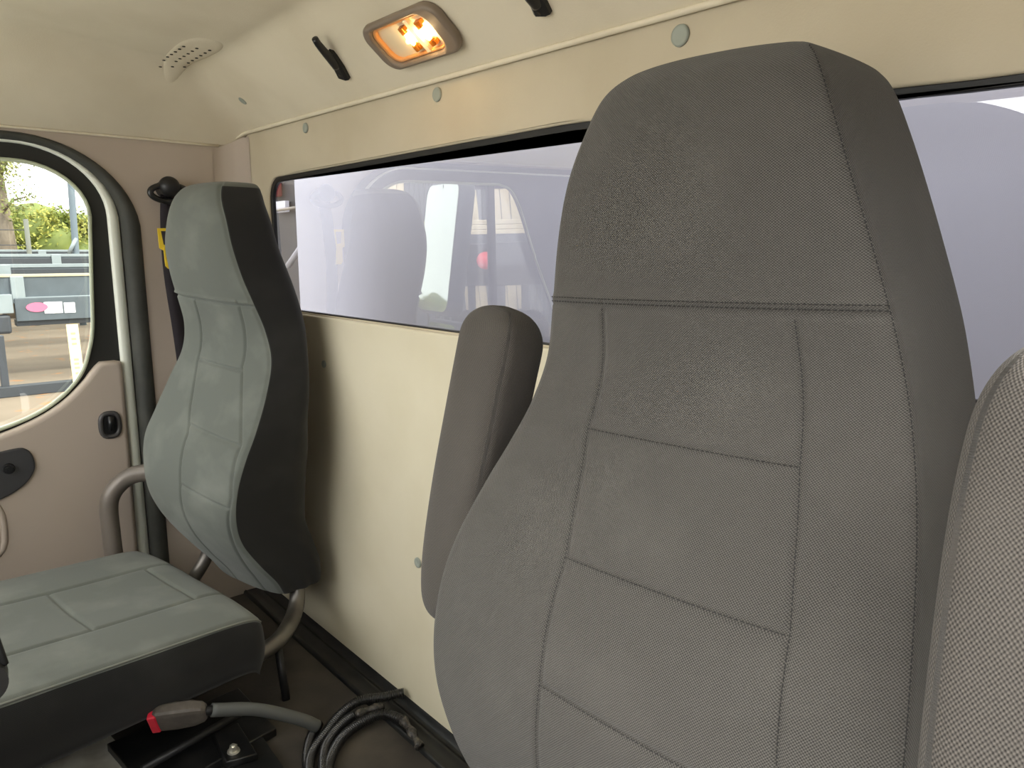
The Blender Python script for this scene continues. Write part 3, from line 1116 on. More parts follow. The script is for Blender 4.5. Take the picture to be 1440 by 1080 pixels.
armrest('armrest', [(-0.650, -0.315, 0.552), (-0.662, -0.310, 0.61), (-0.662, -0.295, 0.70), (-0.644, -0.280, 0.82), (-0.625, -0.268, 0.925)], math.radians(2), 0.047, 0.034, ds, 'armrest folded up on the passenger side', M['cloth_arm'], tip=0.045)
armrest('armrest', [(-0.070, -0.42, 0.60), (-0.075, -0.42, 0.70), (-0.082, -0.40, 0.80), (-0.086, -0.378, 0.87), (-0.082, -0.358, 0.944)], math.radians(6), 0.040, 0.048, ds, 'armrest folded up on the door side', M['cloth_arm'], tip=0.06)

# ---- passenger seat
PC = np.array([-1.6960, -0.1640, 0.0])
PPSI = math.radians(12)
PT = [(0.1505, 0.0212, -0.0265, 0.0424), (0.1495, 0.0477, -0.0477, 0.0742), (0.142, 0.07, -0.0689, 0.0954), (0.1251, 0.0848, -0.0837, 0.1081), (0.1007, 0.0975, -0.0922, 0.1145), (0.0636, 0.1145, -0.0954, 0.1187), (0.0106, 0.1293, -0.0954, 0.123), (-0.053, 0.1389, -0.0827, 0.1293), (-0.106, 0.1473, -0.0657, 0.1251), (-0.1664, 0.159, -0.0488, 0.1145), (-0.2279, 0.176, -0.0498, 0.106), (-0.2947, 0.1929, -0.0784, 0.1219), (-0.3689, 0.2014, -0.1155, 0.1431), (-0.424, 0.2014, -0.1442, 0.1696), (-0.4865, 0.1887, -0.159, 0.1855), (-0.5523, 0.1749, -0.159, 0.1887), (-0.6148, 0.159, -0.1378, 0.1781), (-0.678, 0.158, -0.098, 0.16), (-0.731, 0.157, -0.058, 0.138), (-0.768, 0.15, -0.035, 0.115), (-0.777, 0.138, -0.02, 0.09)]
wing_z = -0.445
ps = empty('passenger_seat', (-1.7, -0.25, 0.0), 'grey passenger seat with cloth cover by the far door, backrest and flat cushion', 'seat')
PV = [(-0.1039, -0.0424, 0.1145), (-0.2438, -0.07, 0.1039), (-0.3392, -0.0318, 0.1537), (-0.3922, 0.0, 0.1823), (-0.4982, 0.0106, 0.1802), (-0.7367, 0.0, 0.106)]
PH = [(-0.0954, -0.1124, 'all', None), (-0.2417, -0.2523, 'in', None), (-0.3752, -0.3943, 'in', None), (-0.4982, -0.5247, 'in', None)]
pback, psurf, PTs = backrest('backrest', PC, PPSI, PT, 190, 420, PV, PH, 0.0050, M['cloth_pas'], ps, None, welt=0.004, crown=0.018, folds=0.006, gusset=0.014, side_m=M['cloth_side'])
cushion('cushion', (-1.6483, -0.3071), math.radians(9), 0.265, 0.594, 0.267, 0.127, 0.037, M['cloth_pas'], ps, 170, 190, seam_u=(0.30, 0.74), cross=(0.13, 0.46, 0.80), groove=0.006, skirt=0.0025, pipe=True, side_m=M['cloth_side'])
# frame tubes
props(tube('frame_tube', catmull([(-1.605, -0.105, 0.3225), (-1.592, -0.108, 0.2377), (-1.562, -0.125, 0.165), (-1.5052, -0.1905, 0.1317), (-1.484, -0.2806, 0.1158), (-1.4628, -0.3972, 0.1105)], 8), 0.0185, M['steel'], ps), 'bare worn steel tube')
props(tube('frame_tube', catmull([(-1.8444, -0.217, 0.3225), (-1.8444, -0.2276, 0.2377), (-1.8444, -0.27, 0.1741)], 8), 0.0165, M['steel'], ps), 'bare worn steel tube')
tube('side_rail', catmull([(-1.80, -0.26, 0.465), (-1.90, -0.33, 0.455), (-1.945, -0.375, 0.438), (-1.955, -0.415, 0.39), (-1.95, -0.42, 0.30), (-1.94, -0.42, 0.22)], 10), 0.021, M['tube_grey'], ps)
bm = bm_box(bmesh.new(), (-1.90, -0.80, 0.0), (-1.62, -0.32, 0.125), 0.015)
from_bm('seat_base', bm, M['black'], ps)
tube('base_strut', [(-1.50, -0.20, 0.115), (-1.47, -0.20, 0.0)], 0.009, M['black'], ps)

# ---- retractor, belt and yellow tag on the pillar
bl = empty('seat_belt', (-2.03, -0.2, 1.14), 'dark seat belt hanging from a black anchor on the pillar behind the passenger seat', 'belt')
anc = Vector((XL + 0.03, -0.203, 1.143))
bm = bmesh.new()
bmesh.ops.create_uvsphere(bm, u_segments=24, v_segments=14, radius=0.030, matrix=Matrix.Translation(anc + Vector((0.012, 0, 0.004))) @ Matrix.Diagonal((0.8, 0.85, 0.85, 1)))
a_o = from_bm('anchor', bm, M['black'], bl, smooth=True)
bm = bmesh.new()
bmesh.ops.create_cone(bm, cap_ends=True, segments=24, radius1=0.022, radius2=0.022, depth=0.04, matrix=Matrix.Translation(anc + Vector((-0.012, 0, 0))) @ Matrix.Rotation(R90, 4, 'Y'))
from_bm('anchor_post', bm, M['black'], a_o)
tube('guide_loop', [anc + Vector((0.012, 0.046 * math.cos(a) * 1.0, -0.012 + 0.020 * math.sin(a))) for a in np.linspace(0, 2 * math.pi, 33)], 0.0075, M['black_satin'], bl, caps=False)
V = []
bp = catmull([(-2.030, -0.203, 1.135), (-2.028, -0.210, 1.05), (-2.026, -0.212, 0.93), (-2.024, -0.200, 0.75), (-2.022, -0.19, 0.50), (-2.02, -0.19, 0.25)], 6)
for p in bp:
    for s in (-0.017, 0.017):
        V.append((p[0] - s * 0.15, p[1] + s, p[2]))
wb_ = link('webbing', mesh_from('webbing', V, grid_faces(len(bp), 2)), M['webbing'], bl)
wb_.modifiers.new('t', 'SOLIDIFY').thickness = 0.003
ty = empty('belt_tag', (-2.02, -0.22, 1.0), 'bright yellow folded plastic tag clipped on the belt behind the passenger headrest', 'tag')
xt = -1.995
q1 = [at_x(px, py, xt) for px, py in ((221, 321), (240, 321), (240, 351), (229, 352), (224, 349))]
h1 = [at_x(px, py, xt) for px, py in ((226, 325), (238, 325), (238, 345), (230, 344))]
plate('frame', [(p[1], p[2]) for p in q1], [[(p[1], p[2]) for p in h1]], 0.004, side_map(xt), M['yellow'], ty, bevel=0.0008)
q2 = [at_x(px, py, xt) for px, py in ((229, 348), (240, 345), (246, 378), (236, 378), (232, 374))]
plate('flap', [(p[1], p[2]) for p in q2], [], 0.003, side_map(xt + 0.003), M['yellow'], ty, bevel=0.0008)

# ------------------------------------------------------------------ things on the floor
# belt buckle on a stiff sleeve
bk = empty('belt_buckle', (-1.33, -0.45, 0.12), 'scuffed grey belt buckle with a red button on a stiff sleeve, beside the passenger cushion', 'buckle')
A, B = Vector([float(v) for v in at_z(224, 1010, 0.135)]), Vector([float(v) for v in at_z(288, 1000, 0.140)])
dd = (B - A).normalized()
up_ = Vector((0.25, -0.35, 0.9)); up_ = (up_ - dd * up_.dot(dd)).normalized()
sd_ = dd.cross(up_)
prof = [(-0.006, 0.024, 0.011), (0.0, 0.027, 0.013), (0.03, 0.028, 0.0145), (0.06, 0.026, 0.014), (0.078, 0.020, 0.012), (0.084, 0.013, 0.009)]
V = []
for s, hw_, hh_ in prof:
    for k in range(24):
        a = 2 * math.pi * k / 24
        ca, sa = math.cos(a), math.sin(a)
        sq = (abs(ca) ** 5 + abs(sa) ** 5) ** (-1 / 5)
        V.append(A + dd * s + up_ * (ca * sq * hw_) + sd_ * (sa * sq * hh_))
F = grid_faces(len(prof), 24, True) + [tuple(range(24))[::-1], tuple(range(24 * (len(prof) - 1), 24 * len(prof)))]
link('body', mesh_from('body', V, F), M['buckle'], bk, smooth=False)
bm = bmesh.new()
mt = Matrix(((dd.x, up_.x, sd_.x, A.x), (dd.y, up_.y, sd_.y, A.y), (dd.z, up_.z, sd_.z, A.z), (0, 0, 0, 1)))
bm_box(bm, (-0.015, -0.023, -0.010), (0.001, 0.023, 0.0150), 0.003, 2, mt)
from_bm('press_button', bm, M['red'], bk)
E1, E2 = B + dd * 0.012, Vector([float(v) for v in at_z(450, 1022, 0.03)])
tube('stalk', [B - dd * 0.01, B + dd * 0.016], 0.0085, M['black'], bk)
tube('sleeve', catmull([E1, E1.lerp(E2, 0.4) + Vector((0, 0, 0.016)), E1.lerp(E2, 0.8) + Vector((0, 0, 0.01)), E1.lerp(E2, 0.97)], 8), 0.0125, M['sleeve'], bk)

# coiled corrugated conduit
cdn = empty('wiring_conduit', (-1.2, -0.15, 0.01), 'coil of black corrugated wiring conduit with a taped end, lying against the back rail', 'conduit')


def fp(px, py, z):
    p = at_z(px, py, z)
    return Vector((float(p[0]), float(p[1]), z))


rb = (0.0046, 0.22)
loops = [
    ([(568, 974, 0.045), (540, 980, 0.040), (505, 986, 0.032), (480, 1003, 0.026), (458, 1030, 0.02), (438, 1060, 0.014), (436, 1090, 0.012), (450, 1130, 0.012)], 0.0085),
    ([(512, 1000, 0.020), (490, 1010, 0.020), (468, 1032, 0.018), (456, 1056, 0.016), (456, 1090, 0.012), (470, 1130, 0.012)], 0.0085),
    ([(565, 1012, 0.020), (540, 1004, 0.022), (515, 1012, 0.020), (488, 1030, 0.016), (472, 1050, 0.014), (462, 1080, 0.012), (470, 1120, 0.012)], 0.0090),
    ([(448, 1018, 0.012), (436, 1040, 0.012), (432, 1070, 0.010), (440, 1110, 0.010)], 0.0085)]
for pts, r in loops:
    P = catmull([np.array(fp(*p)) for p in pts], 90)
    tube('conduit_run', P, r, M['conduit'], cdn, seg=12, ribs=rb)
tube('taped_end', catmull([fp(565, 1010, 0.022), fp(576, 1025, 0.020), fp(585, 1040, 0.018), fp(590, 1050, 0.014)], 6), lambda t: 0.0085 + 0.002 * math.sin(t * 14), M['tape'], cdn)
tube('taped_joint', catmull([fp(500, 1006, 0.028), fp(518, 998, 0.030), fp(540, 993, 0.028)], 6), lambda t: 0.0075 + 0.002 * math.sin(t * 11), M['tape'], cdn)

# floor bracket with its bolt, pan and rod under the passenger seat
br = empty('floor_bracket', (-1.33, -0.37, 0.0), 'black steel floor bracket with one bright bolt, in front of the buckle', 'bracket')
corners = [at_z(px, py, 0.02) for px, py in ((290, 1030), (345, 1000), (400, 1078), (330, 1110))]
plate('base_plate', [(float(p[0]), float(p[1])) for p in corners], [], 0.012, lambda u, v, w: (u, v, 0.012 + w), M['black_satin'], br, bevel=0.002)
corners = [at_z(px, py, 0.03) for px, py in ((300, 1036), (335, 1018), (362, 1062), (318, 1074))]
plate('step_plate', [(float(p[0]), float(p[1])) for p in corners], [], 0.016, lambda u, v, w: (u, v, 0.026 + w), M['black_satin'], br, bevel=0.003)
bp_ = at_z(328, 1050, 0.044)
bm = bmesh.new()
for r, z0, z1, ns2 in ((0.0125, 0.033, 0.037, 24), (0.0085, 0.036, 0.046, 6), (0.004, 0.045, 0.049, 12)):
    bmesh.ops.create_cone(bm, cap_ends=True, segments=ns2, radius1=r, radius2=r * 0.9, depth=z1 - z0, matrix=Matrix.Translation((float(bp_[0]), float(bp_[1]), (z0 + z1) / 2)))
props(from_bm('bolt', bm, M['bolt'], br), 'bright zinc bolt')
pan = empty('seat_pan', (-1.45, -0.45, 0.0), 'black steel pan on the floor under the passenger cushion edge', 'pan')
corners = [at_z(px, py, 0.03) for px, py in ((150, 1040), (335, 962), (388, 1018), (215, 1115))]
plate('pan_plate', [(float(p[0]), float(p[1])) for p in corners], [], 0.02, lambda u, v, w: (u, v, 0.012 + w), M['black_satin'], pan, bevel=0.003)
tube('slide_rod', [fp(338, 1003, 0.05), fp(200, 1082, 0.05)], 0.008, M['black'], pan)
# pale bare floor patch at the front
corners = [at_z(px, py, 0.001) for px, py in ((-80, 1130), (60, 1066), (150, 1030), (215, 1100), (200, 1160))]
o = plate('floor_plate', [(float(p[0]), float(p[1])) for p in corners], [], 0.004, lambda u, v, w: (u, v, 0.002 + w), plain('worn_pale_grey_floor', srgb(205, 201, 186), 0.6, noise=(18, 0.5, srgb(130, 118, 98))), fl)
props(o, 'worn pale grey bare patch of floor')

# dark console edge that pokes in at the lower left of the frame
cs = empty('console', (-0.80, -0.78, 0.2), 'dark console edge poking in at the left edge, over the passenger cushion', 'console')
c1 = [at_x(px, py, -0.80) for px, py in ((-120, 850), (-4, 884), (12, 930), (8, 934), (-120, 960))]
from_bm('console_pillar', bm_box(bmesh.new(), (-0.84, -1.02, 0.0), (-0.76, -0.86, 0.72), 0.02), M['black'], cs)
plate('console_panel', [(float(p[1]), float(p[2])) for p in c1], [], 0.012, side_map(-0.80), M['black'], cs, bevel=0.003)
c2 = at_x(-27, 956, -0.80)
bm = bmesh.new()
bmesh.ops.create_cone(bm, cap_ends=True, segments=32, radius1=0.022, radius2=0.020, depth=0.02, matrix=Matrix.Translation((-0.795, float(c2[1]), float(c2[2]))) @ Matrix.Rotation(R90, 4, 'Y'))
from_bm('console_knob', bm, M['black_satin'], cs, smooth=False)

# ------------------------------------------------------------------ outside: body panel right behind the cab, dark gap beside it
bp = empty('truck_body', (-1.0, 0.27, 0.5), 'large smooth pale lavender-grey body wall right behind the rear window', 'truck body')
bx = float(at_y(417, 330, 0.36)[0])
from_bm('front_panel', bm_box(bmesh.new(), (bx, 0.36, -0.6), (0.35, 0.39, 2.0), 0.003), M['body_panel'], bp)
eq = empty('loader_frame', (-2.9, 0.9, 0.2), 'dark steel equipment frame seen through the left end of the rear window', 'equipment')
NAVY = plain('dark_navy_steel', srgb(12, 13, 22), 0.6, noise=(6, 0.4, srgb(26, 22, 26)))
from_bm('back_plate', bm_box(bmesh.new(), (-4.6, 1.0, -0.4), (-2.2, 1.06, 2.2)), NAVY, eq)
c = at_y(384, 262, 0.98)
from_bm('red_bracket', bm_box(bmesh.new(), (c[0] - 0.10, 0.95, c[2] - 0.06), (c[0] + 0.08, 1.0, c[2] + 0.02), 0.01), plain('dull_red_paint', srgb(96, 26, 26), 0.6), eq)
c = at_y(397, 291, 0.98)
from_bm('label_plate', bm_box(bmesh.new(), (c[0] - 0.06, 0.965, c[2] - 0.03), (c[0] + 0.07, 0.99, c[2] + 0.03), 0.002), plain('white_label', srgb(170, 170, 180), 0.5), eq)
tube('cross_bar', [at_y(372, 298, 0.95), at_y(416, 292, 0.95)], 0.008, M['steel'], eq)
tube('strut', [at_y(405, 374, 0.9), at_y(430, 338, 0.9)], 0.016, plain('grey_strut', srgb(120, 120, 128), 0.5), eq)

# ------------------------------------------------------------------ outside: yard
GZ = -1.0
gmat = NT('yard_ground')
co_ = gmat.n('ShaderNodeTexCoord')
n1 = gmat.n('ShaderNodeTexNoise'); n1.inputs['Scale'].default_value = 0.9; n1.inputs['Detail'].default_value = 8
n2 = gmat.n('ShaderNodeTexNoise'); n2.inputs['Scale'].default_value = 3.0; n2.inputs['Detail'].default_value = 5
gmat.l(co_.outputs['Object'], n1.inputs['Vector']); gmat.l(co_.outputs['Object'], n2.inputs['Vector'])
c1_ = gmat.mix(n1.outputs['Fac'], srgb(138, 124, 108), srgb(100, 88, 74))
f_ = gmat.math('MINIMUM', gmat.math('MULTIPLY', gmat.math('MAXIMUM', gmat.math('SUBTRACT', n2.outputs['Fac'], 0.60), 0.0), 9), 0.8)
gs_ = gmat.n('ShaderNodeSeparateXYZ'); gmat.l(co_.outputs['Object'], gs_.inputs[0])
near_ = gmat.math('MINIMUM', gmat.math('MAXIMUM', gmat.math('ADD', gs_.outputs['X'], 10.5), 0.0), 1.0)
gmat.l(gmat.mix(near_, gmat.mix(f_, c1_, srgb(160, 110, 62)), srgb(158, 155, 148)), gmat.b.inputs['Base Color'])
gmat.b.inputs['Roughness'].default_value = 0.95
g = link('ground', mesh_from('ground', [(-80, -60, GZ), (40, -60, GZ), (40, 60, GZ), (-80, 60, GZ)], [(0, 1, 2, 3)]), gmat.m, smooth=False)
props(g, kind='structure')

STEEL_A = plain('blue_grey_trailer_paint', srgb(84, 93, 100), 0.5, noise=(3, 0.5, srgb(64, 72, 78)))
STEEL_L = plain('pale_galvanised_rail', srgb(136, 146, 150), 0.45, noise=(5, 0.3, srgb(150, 158, 160)))
DARKST = plain('dark_trailer_steel', srgb(58, 62, 68), 0.55)
WHITE = plain('white_sticker', srgb(235, 235, 238), 0.5)
PINK = plain('red_oval_sticker', srgb(200, 110, 140), 0.5)


def zpy(x, py, px=60):
    return float(at_x(px, py, x)[2])


def trailer(x, y0, y1, ztop, zbot, label, rails, posts, wheel=True, deck_z=None):
    o = empty('trailer', (x, (y0 + y1) / 2, GZ), label, 'trailer', None)
    from_bm('side_beam', bm_box(bmesh.new(), (x - 0.08, y0, zbot), (x, y1, ztop), 0.01), STEEL_A, o)
    from_bm('bed', bm_box(bmesh.new(), (x - 1.4, y0, ztop - 0.06), (x - 0.08, y1, ztop - 0.02)), DARKST, o)
    for (za, zb_, mm) in rails:
        from_bm('rail', bm_box(bmesh.new(), (x - 0.06, y0, za), (x + 0.02, y1, zb_), 0.006), mm, o)
    for yp, wd, z1 in posts:
        from_bm('stake_post', bm_box(bmesh.new(), (x - 0.05, yp - wd / 2, zbot), (x + 0.05, yp + wd / 2, z1), 0.01), STEEL_L, o)
    if wheel:
        for yy in (y0 + 1.0, y0 + 2.1):
            bm = bmesh.new()
            bmesh.ops.create_cone(bm, cap_ends=True, segments=32, radius1=0.4, radius2=0.4, depth=0.25, matrix=Matrix.Translation((x - 0.5, yy, GZ + 0.4)) @ Matrix.Rotation(R90, 4, 'Y'))
            from_bm('wheel', bm, M['rubber'], o)
    for yy in (y0 + 0.15, y1 - 0.15):
        from_bm('landing_leg', bm_box(bmesh.new(), (x - 1.3, yy - 0.05, GZ), (x - 1.2, yy + 0.05, zbot)), DARKST, o)
    return o


t1 = trailer(-14.0, -2.6, 6.0, zpy(-14, 388), zpy(-14, 425), 'nearest blue-grey trailer in the yard, with stickers on its beam',
             [(zpy(-14, 389), zpy(-14, 385), plain('cream_top_rail', srgb(180, 172, 146), 0.5)), (zpy(-14, 421), zpy(-14, 417), STEEL_L)],
             [(at_x(24, 400, -14)[1], 0.18, zpy(-14, 388))], wheel=False)
from_bm('lower_beam', bm_box(bmesh.new(), (-14.02, float(at_x(20, 430, -14)[1]), zpy(-14, 450)), (-13.92, 6.0, zpy(-14, 418)), 0.01), STEEL_A, t1)
from_bm('under_beam', bm_box(bmesh.new(), (-14.2, float(at_x(20, 430, -14)[1]), zpy(-14, 457)), (-13.98, 6.0, zpy(-14, 448)), 0.01), DARKST, t1)
from_bm('corner_block', bm_box(bmesh.new(), (-14.1, -2.4, zpy(-14, 438)), (-13.88, float(at_x(17, 430, -14)[1]), zpy(-14, 412)), 0.01), STEEL_L, t1)
from_bm('coupling', bm_box(bmesh.new(), (-14.1, -1.2, zpy(-14, 466)), (-13.9, float(at_x(12, 430, -14)[1]), zpy(-14, 440)), 0.04), DARKST, t1)
for nm, pxa, pya, pxb, pyb, mm in (('sticker', 63, 424, 87, 441, WHITE), ('sticker', 91, 425, 105, 440, WHITE)):
    a, b = at_x(pxa, pyb, -13.915), at_x(pxb, pya, -13.915)
    s_ = from_bm(nm, bm_box(bmesh.new(), (-13.925, a[1], a[2]), (-13.91, b[1], b[2])), mm, t1)
a = at_x(52, 432, -13.915)
bm = bmesh.new()
bmesh.ops.create_cone(bm, cap_ends=True, segments=32, radius1=0.15, radius2=0.15, depth=0.015, matrix=Matrix.Translation((-13.915, float(a[1]), float(a[2]))) @ Matrix.Diagonal((1, 1, 0.5, 1)) @ Matrix.Rotation(R90, 4, 'Y'))
props(from_bm('sticker', bm, PINK, t1), 'oval pink-red sticker')
trailer(-17.5, -3.0, 7.5, zpy(-17.5, 374), zpy(-17.5, 386), 'second trailer in the yard, its pale rail just above the nearest one',
        [(zpy(-17.5, 376), zpy(-17.5, 371), STEEL_L), (zpy(-17.5, 385), zpy(-17.5, 378), DARKST)], [(at_x(4, 380, -17.5)[1], 0.25, zpy(-17.5, 372))])
trailer(-21.0, -3.0, 9.0, zpy(-21, 360), zpy(-21, 372), 'third trailer in the yard with a pale stake post and dark side',
        [(zpy(-21, 361), zpy(-21, 357), STEEL_L), (zpy(-21, 371), zpy(-21, 363), DARKST)], [(at_x(79, 365, -21)[1], 0.2, zpy(-21, 358))])
trailer(-25.0, -3.0, 10.0, zpy(-25, 353), zpy(-25, 360), 'farthest trailer in the yard, a thin pale rail in front of the hedge',
        [(zpy(-25, 354), zpy(-25, 351), STEEL_L), (zpy(-25, 358), zpy(-25, 354.5), DARKST)], [(at_x(60, 365, -25)[1], 0.2, zpy(-25, 352))])

# steel ground frame and a leaning marked stake
gf = empty('ground_frame', (-12.3, 0.5, GZ), 'dark steel frame standing on the leaf-strewn ground, nearest thing outside the door window', 'frame')
za, zb_ = GZ, GZ + 0.15
from_bm('rail', bm_box(bmesh.new(), (-12.35, -1.6, za), (-12.2, 1.55, zb_), 0.01), DARKST, gf)
yp = float(at_x(4, 500, -12.3)[1])
from_bm('post', bm_box(bmesh.new(), (-12.35, yp - 0.06, za), (-12.22, yp + 0.03, zpy(-12.3, 468)), 0.01), DARKST, gf)
sk = empty('marker_stake', (-12.15, 1.3, GZ), 'pale yellow wooden stake leaning over the brown ground, faded dark marks on it', 'stake')
P0, P1 = at_x(101, 456, -12.3), at_x(113, 552, -12.15)
a, b = Vector([float(v) for v in P0]), Vector([float(v) for v in P1])
q = (b - a).normalized()
s_ = Vector((0.0, 1, 0)); s_ = (s_ - q * s_.dot(q)).normalized()
n_ = q.cross(s_)
mt = Matrix(((s_.x, n_.x, q.x, a.x), (s_.y, n_.y, q.y, a.y), (s_.z, n_.z, q.z, a.z), (0, 0, 0, 1)))
from_bm('board', bm_box(bmesh.new(), (-0.075, -0.012, 0), (0.075, 0.012, (b - a).length), 0.003, 2, mt), plain('pale_yellow_wood', srgb(226, 214, 166), 0.7), sk)
bm = bmesh.new()
for f_ in (0.12, 0.2, 0.27, 0.5, 0.56, 0.62, 0.70, 0.78):
    L_ = (b - a).length
    bm_box(bm, (-0.03, -0.016, L_ * f_), (0.03, 0.016, L_ * (f_ + 0.028)), 0.0, 1, mt)
props(from_bm('mark', bm, plain('faded_mark', srgb(176, 160, 126), 0.8), sk), kind='stuff')

# light pole
pl_ = empty('utility_pole', (-23.2, 0, GZ), 'slim dark grey pole rising in front of the hedge', 'pole')
pa, pb = at_x(98, 235, -23.3), at_x(107, 358, -23.3)
tube('pole_shaft', [Vector((pa[0], pa[1], pa[2] + 1.5)), Vector(tuple(pa)), Vector(tuple(pb)), Vector((pb[0], pb[1], GZ))], 0.085, plain('pole_grey', srgb(104, 116, 126), 0.6), pl_)
tube('brace', [at_x(97, 356, -23.2), at_x(107, 335, -23.25)], 0.05, STEEL_L, pl_)

# foliage: hedge and tree
def leaf_mat(name, a, b):
    t = NT(name)
    co = t.n('ShaderNodeTexCoord')
    nz = t.n('ShaderNodeTexNoise'); nz.inputs['Scale'].default_value = 1.4; nz.inputs['Detail'].default_value = 4
    t.l(co.outputs['Object'], nz.inputs['Vector'])
    f = t.math('MINIMUM', t.math('MAXIMUM', t.math('MULTIPLY', t.math('SUBTRACT', nz.outputs['Fac'], 0.35), 3.2), 0.0), 1.0)
    t.l(t.mix(f, a, b), t.b.inputs['Base Color'])
    t.b.inputs['Roughness'].default_value = 0.7
    t.b.inputs['Subsurface Weight'].default_value = 0.0
    return t.m


def leaves(name, centres, size, m, parent):
    V, F = [], []
    for c in centres:
        a = rng.normal(size=3); a /= np.linalg.norm(a)
        b = np.cross(a, rng.normal(size=3)); b /= np.linalg.norm(b)
        s = size * (0.6 + 0.8 * rng.random())
        k = len(V)
        V += [c - a * s, c + b * s * 0.45, c + a * s, c - b * s * 0.45]
        F.append((k, k + 1, k + 2, k + 3))
    return link(name, mesh_from(name, V, F), m, parent, smooth=False)


hd = empty('hedge', (-31, 3, GZ), 'sunlit yellow-green hedge behind the trailers, seen through the door window', 'hedge')
L1 = leaf_mat('hedge_leaf', srgb(110, 124, 52), srgb(186, 184, 96))
L2 = leaf_mat('hedge_core', srgb(84, 98, 44), srgb(120, 130, 62))
V = []
ny, nz_ = 60, 20
for i in range(nz_):
    for j in range(ny):
        y = -9 + 20 * j / (ny - 1)
        top = 2.55 + 0.25 * math.sin(y * 1.1) + 0.15 * math.sin(y * 2.9 + 1)
        z = GZ + (top - GZ) * i / (nz_ - 1)
        V.append((-31.3 + 0.25 * math.sin(y * 2.3 + z * 3) + 0.2 * math.sin(z * 4 - y * 5) - 0.6 * (i / nz_) ** 3, y, z))
core = link('core', mesh_from('core', V, grid_faces(nz_, ny, flip=True)), L2, hd)
core.modifiers.new('t', 'SOLIDIFY').thickness = 0.6
cs_ = []
for k in range(30000):
    y = rng.uniform(-9, 11)
    top = 2.60 + 0.25 * math.sin(y * 1.1) + 0.15 * math.sin(y * 2.9 + 1)
    cs_.append(np.array([-30.9 + rng.normal() * 0.16, y, rng.uniform(0.0, top + 0.15 * rng.normal())]))
props(leaves('foliage', cs_, 0.075, L1, hd), kind='stuff')

tr = empty('tree', (-27, -0.5, GZ), 'tall green tree at the left edge of the door window, branches against white sky', 'tree')
BARK = plain('grey_brown_bark', srgb(128, 116, 100), 0.9, noise=(3, 0.6, srgb(90, 80, 66)), bump=(6, 0.6, 0.05))
tp = at_x(1, 300, -27.4)
tube('trunk', [Vector((-27.4, tp[1] + dx, z)) for z, dx in ((GZ, 0.1), (1.5, 0.0), (4, -0.1), (7, -0.3))], lambda t: 0.36 - 0.2 * t, BARK, tr, seg=16)
cs_ = []
for k in range(26):
    a0 = Vector((-27.4, tp[1], rng.uniform(1.8, 6.5)))
    dr = Vector((rng.normal() * 0.7, rng.normal() * 0.5 - (0.0 if k % 3 else 0.3), rng.uniform(-0.1, 0.6))).normalized()
    ln = rng.uniform(0.8, 1.9)
    mid = a0 + dr * ln * 0.5 + Vector((0, 0, 0.15))
    end = a0 + dr * ln
    tube('branch', [a0, mid, end], lambda t: 0.06 - 0.045 * t, BARK, tr, seg=6)
    for q in range(260):
        f = rng.uniform(0.25, 1.05)
        p = a0 + dr * ln * f
        cs_.append(np.array(p) + rng.normal(size=3) * 0.24)
L3 = leaf_mat('tree_leaf', srgb(90, 112, 58), srgb(160, 158, 90))
props(leaves('foliage', cs_, 0.055, L3, tr), kind='stuff')
fp_ = empty('fence_post', (-24, 0, GZ), 'thin grey post with wires, left of the pole in front of the hedge', 'post')
pa = at_x(36, 308, -24)
tube('post', [Vector(tuple(pa)), Vector((pa[0], pa[1], GZ))], 0.06, plain('post_grey', srgb(110, 112, 104), 0.8), fp_)
for py_ in (324, 345):
    z_ = zpy(-24, py_)
    tube('wire', [(-24, -4, z_), (-24, float(pa[1]), z_)], 0.012, DARKST, fp_, seg=6)

# ------------------------------------------------------------------ outside: what the rear window mirrors, ahead of the passenger door
VC = np.array([0.0, 0.8, 0.985])


def mir(px, py, R):
    d = ray(px, py) * np.array([1, -1, 1])
    d = d / np.linalg.norm(d[:2])
    return VC + d * R


def plank(name, p0, p1, w, th, m, parent):
    a, b = Vector([float(v) for v in p0]), Vector([float(v) for v in p1])
    q = (b - a).normalized()
    s_ = Vector((-0.68, 0.73, 0)); s_ = (s_ - q * s_.dot(q)).normalized()
    n_ = q.cross(s_)
    mt = Matrix(((s_.x, n_.x, q.x, a.x), (s_.y, n_.y, q.y, a.y), (s_.z, n_.z, q.z, a.z), (0, 0, 0, 1)))
    return from_bm(name, bm_box(bmesh.new(), (-w / 2, -th / 2, 0), (w / 2, th / 2, (b - a).length), 0.01, 2, mt), m, parent)


